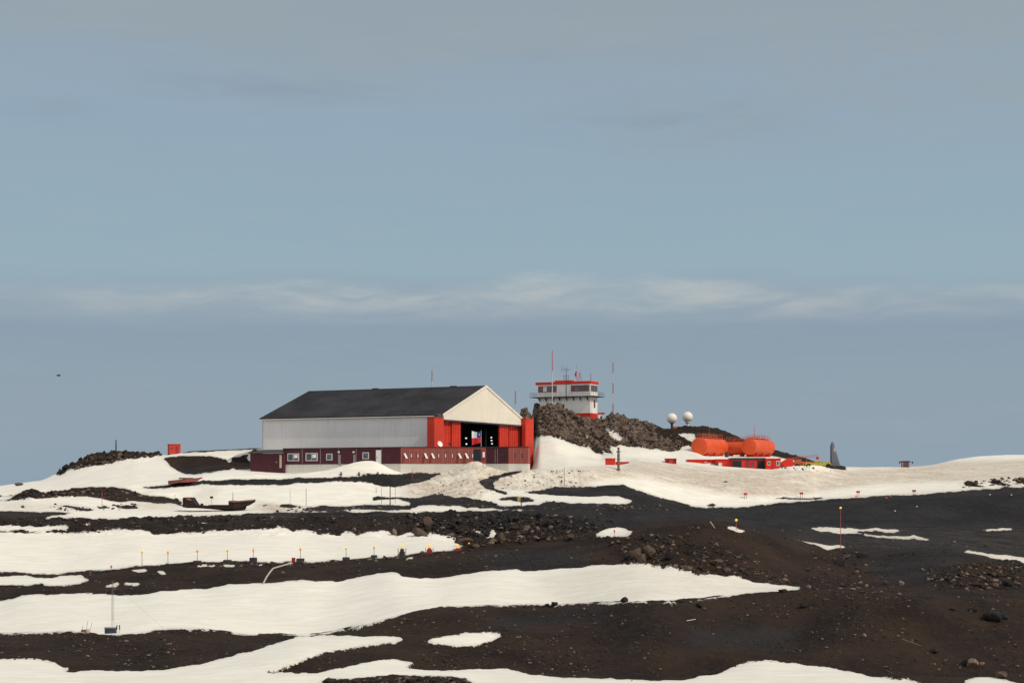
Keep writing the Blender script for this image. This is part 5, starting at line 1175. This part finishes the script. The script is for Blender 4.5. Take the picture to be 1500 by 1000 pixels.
lobe = t.math('ADD', t.math('MULTIPLY', gs(az, .05, .085), .0115), t.math('MULTIPLY', gs(az, -.145, .06), .0065))
cen = t.math('ADD', t.math('ADD', .1155, lobe), t.math('MULTIPLY', t.math('SUBTRACT', n4, .5), .016))
amp = t.math('ADD', .40, t.math('ADD', t.math('MULTIPLY', gs(az, .07, .13), .60), t.math('MULTIPLY', gs(az, -.15, .075), .45)))
band = t.math('MULTIPLY', t.sstep(el, .094, t.math('SUBTRACT', cen, .004)), t.math('SUBTRACT', 1, t.sstep(el, t.math('SUBTRACT', cen, .002), t.math('ADD', cen, .006))))
wv = t.node('ShaderNodeCombineXYZ'); t.put(wv.inputs[0], t.math('ADD', az, t.math('MULTIPLY', n1, .05))); t.put(wv.inputs[1], t.math('ADD', el, t.math('MULTIPLY', t.noise(t.mapping(cv.outputs[0], (11, 20, 1)), 1.0, 3, .5), .035)))
n5 = t.noise(t.mapping(wv.outputs[0], (17, 105, 1)), 1.0, 6, .58)
wisp = t.math('MULTIPLY', t.math('MULTIPLY', band, amp), t.math('ADD', .16, t.math('MULTIPLY', t.sstep(n5, .36, .70), .60)))
c = t.mix(wisp, rp.outputs[0], lin((190,194,192)))
for ca, ce, wa, we, f_ in ((-.145,.240,.075,.010,.55), (.10,.222,.07,.013,.6), (-.27,.222,.03,.007,.4), (-.02,.265,.05,.006,.3), (.0,.082,.25,.010,.35)):
    g_ = t.math('MULTIPLY', gs(az, ca, wa), gs(t.math('ADD', el, t.math('MULTIPLY', t.math('SUBTRACT', n4, .5), .02)), ce, we))
    c = t.mix(t.math('MULTIPLY', t.math('MULTIPLY', g_, f_), t.sstep(n5, .2, .7)), c, lin((138,153,166)))
upper = t.math('MULTIPLY', t.sstep(el, .16, .26), t.sstep(n3, .46, .70))
right = t.math('MULTIPLY', t.sstep(t.math('ADD', az, t.math('MULTIPLY', n1, .16)), .08, .36), t.math('MULTIPLY', t.sstep(el, .185, .245), t.math('SUBTRACT', 1, t.sstep(el, .275, .30))))
upper = t.math('ADD', upper, t.math('MULTIPLY', right, t.sstep(n4, .25, .65)), clamp=True)
topm = t.math('MULTIPLY', t.sstep(t.math('ADD', el, t.math('MULTIPLY', t.math('SUBTRACT', n3, .5), .05)), .245, .285), t.math('ADD', .35, t.math('MULTIPLY', n4, .5)))
upper = t.math('ADD', upper, t.math('MULTIPLY', topm, .6), clamp=True)
c = t.mix(t.math('MULTIPLY', upper, .75), c, lin((154,166,173)))
c = t.mix(t.math('MULTIPLY', t.sstep(n2, .45, .75), .05), c, lin((176,186,192)))
c = t.mix(t.math('MULTIPLY', t.sstep(t.math('ABSOLUTE', az), .7, 1.7), .9), c, lin((226,228,229)))  # unseen sky beside and behind the camera, brightened to fill shaded walls
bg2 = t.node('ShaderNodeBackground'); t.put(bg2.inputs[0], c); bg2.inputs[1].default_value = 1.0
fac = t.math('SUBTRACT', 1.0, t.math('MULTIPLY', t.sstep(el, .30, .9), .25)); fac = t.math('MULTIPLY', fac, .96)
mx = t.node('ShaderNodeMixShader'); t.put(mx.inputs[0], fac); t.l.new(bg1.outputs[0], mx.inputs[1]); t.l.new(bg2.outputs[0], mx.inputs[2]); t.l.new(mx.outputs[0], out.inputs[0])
sl = bpy.data.lights.new('sun', 'SUN'); sl.energy = 2.6; sl.angle = R(.55); sl.color = (1.0, .88, .70)
so = bpy.data.objects.new('sun', sl); COL.objects.link(so)
import mathutils
dv = mathutils.Vector((-SUN[0]*math.cos(EL), -SUN[1]*math.cos(EL), -math.sin(EL))); so.rotation_euler = dv.to_track_quat('-Z', 'Y').to_euler(); so.location = (200, -100, 200)
cam = bpy.data.cameras.new('camera'); co = bpy.data.objects.new('camera', cam); COL.objects.link(co); SC.camera = co
co.location = (0, 0, 0); co.rotation_euler = (R(90), 0, 0); cam.sensor_width = 36; cam.sensor_fit = 'HORIZONTAL'; cam.lens = F/1500*36
cam.shift_y = (VH-500)/1500; cam.clip_end = 40000; cam.clip_start = .5
SC.view_settings.view_transform = 'Standard'; SC.view_settings.look = 'None'; SC.view_settings.exposure = 0; SC.view_settings.gamma = 1
SC.cycles.use_denoising = True
SC.cycles.max_bounces = 6
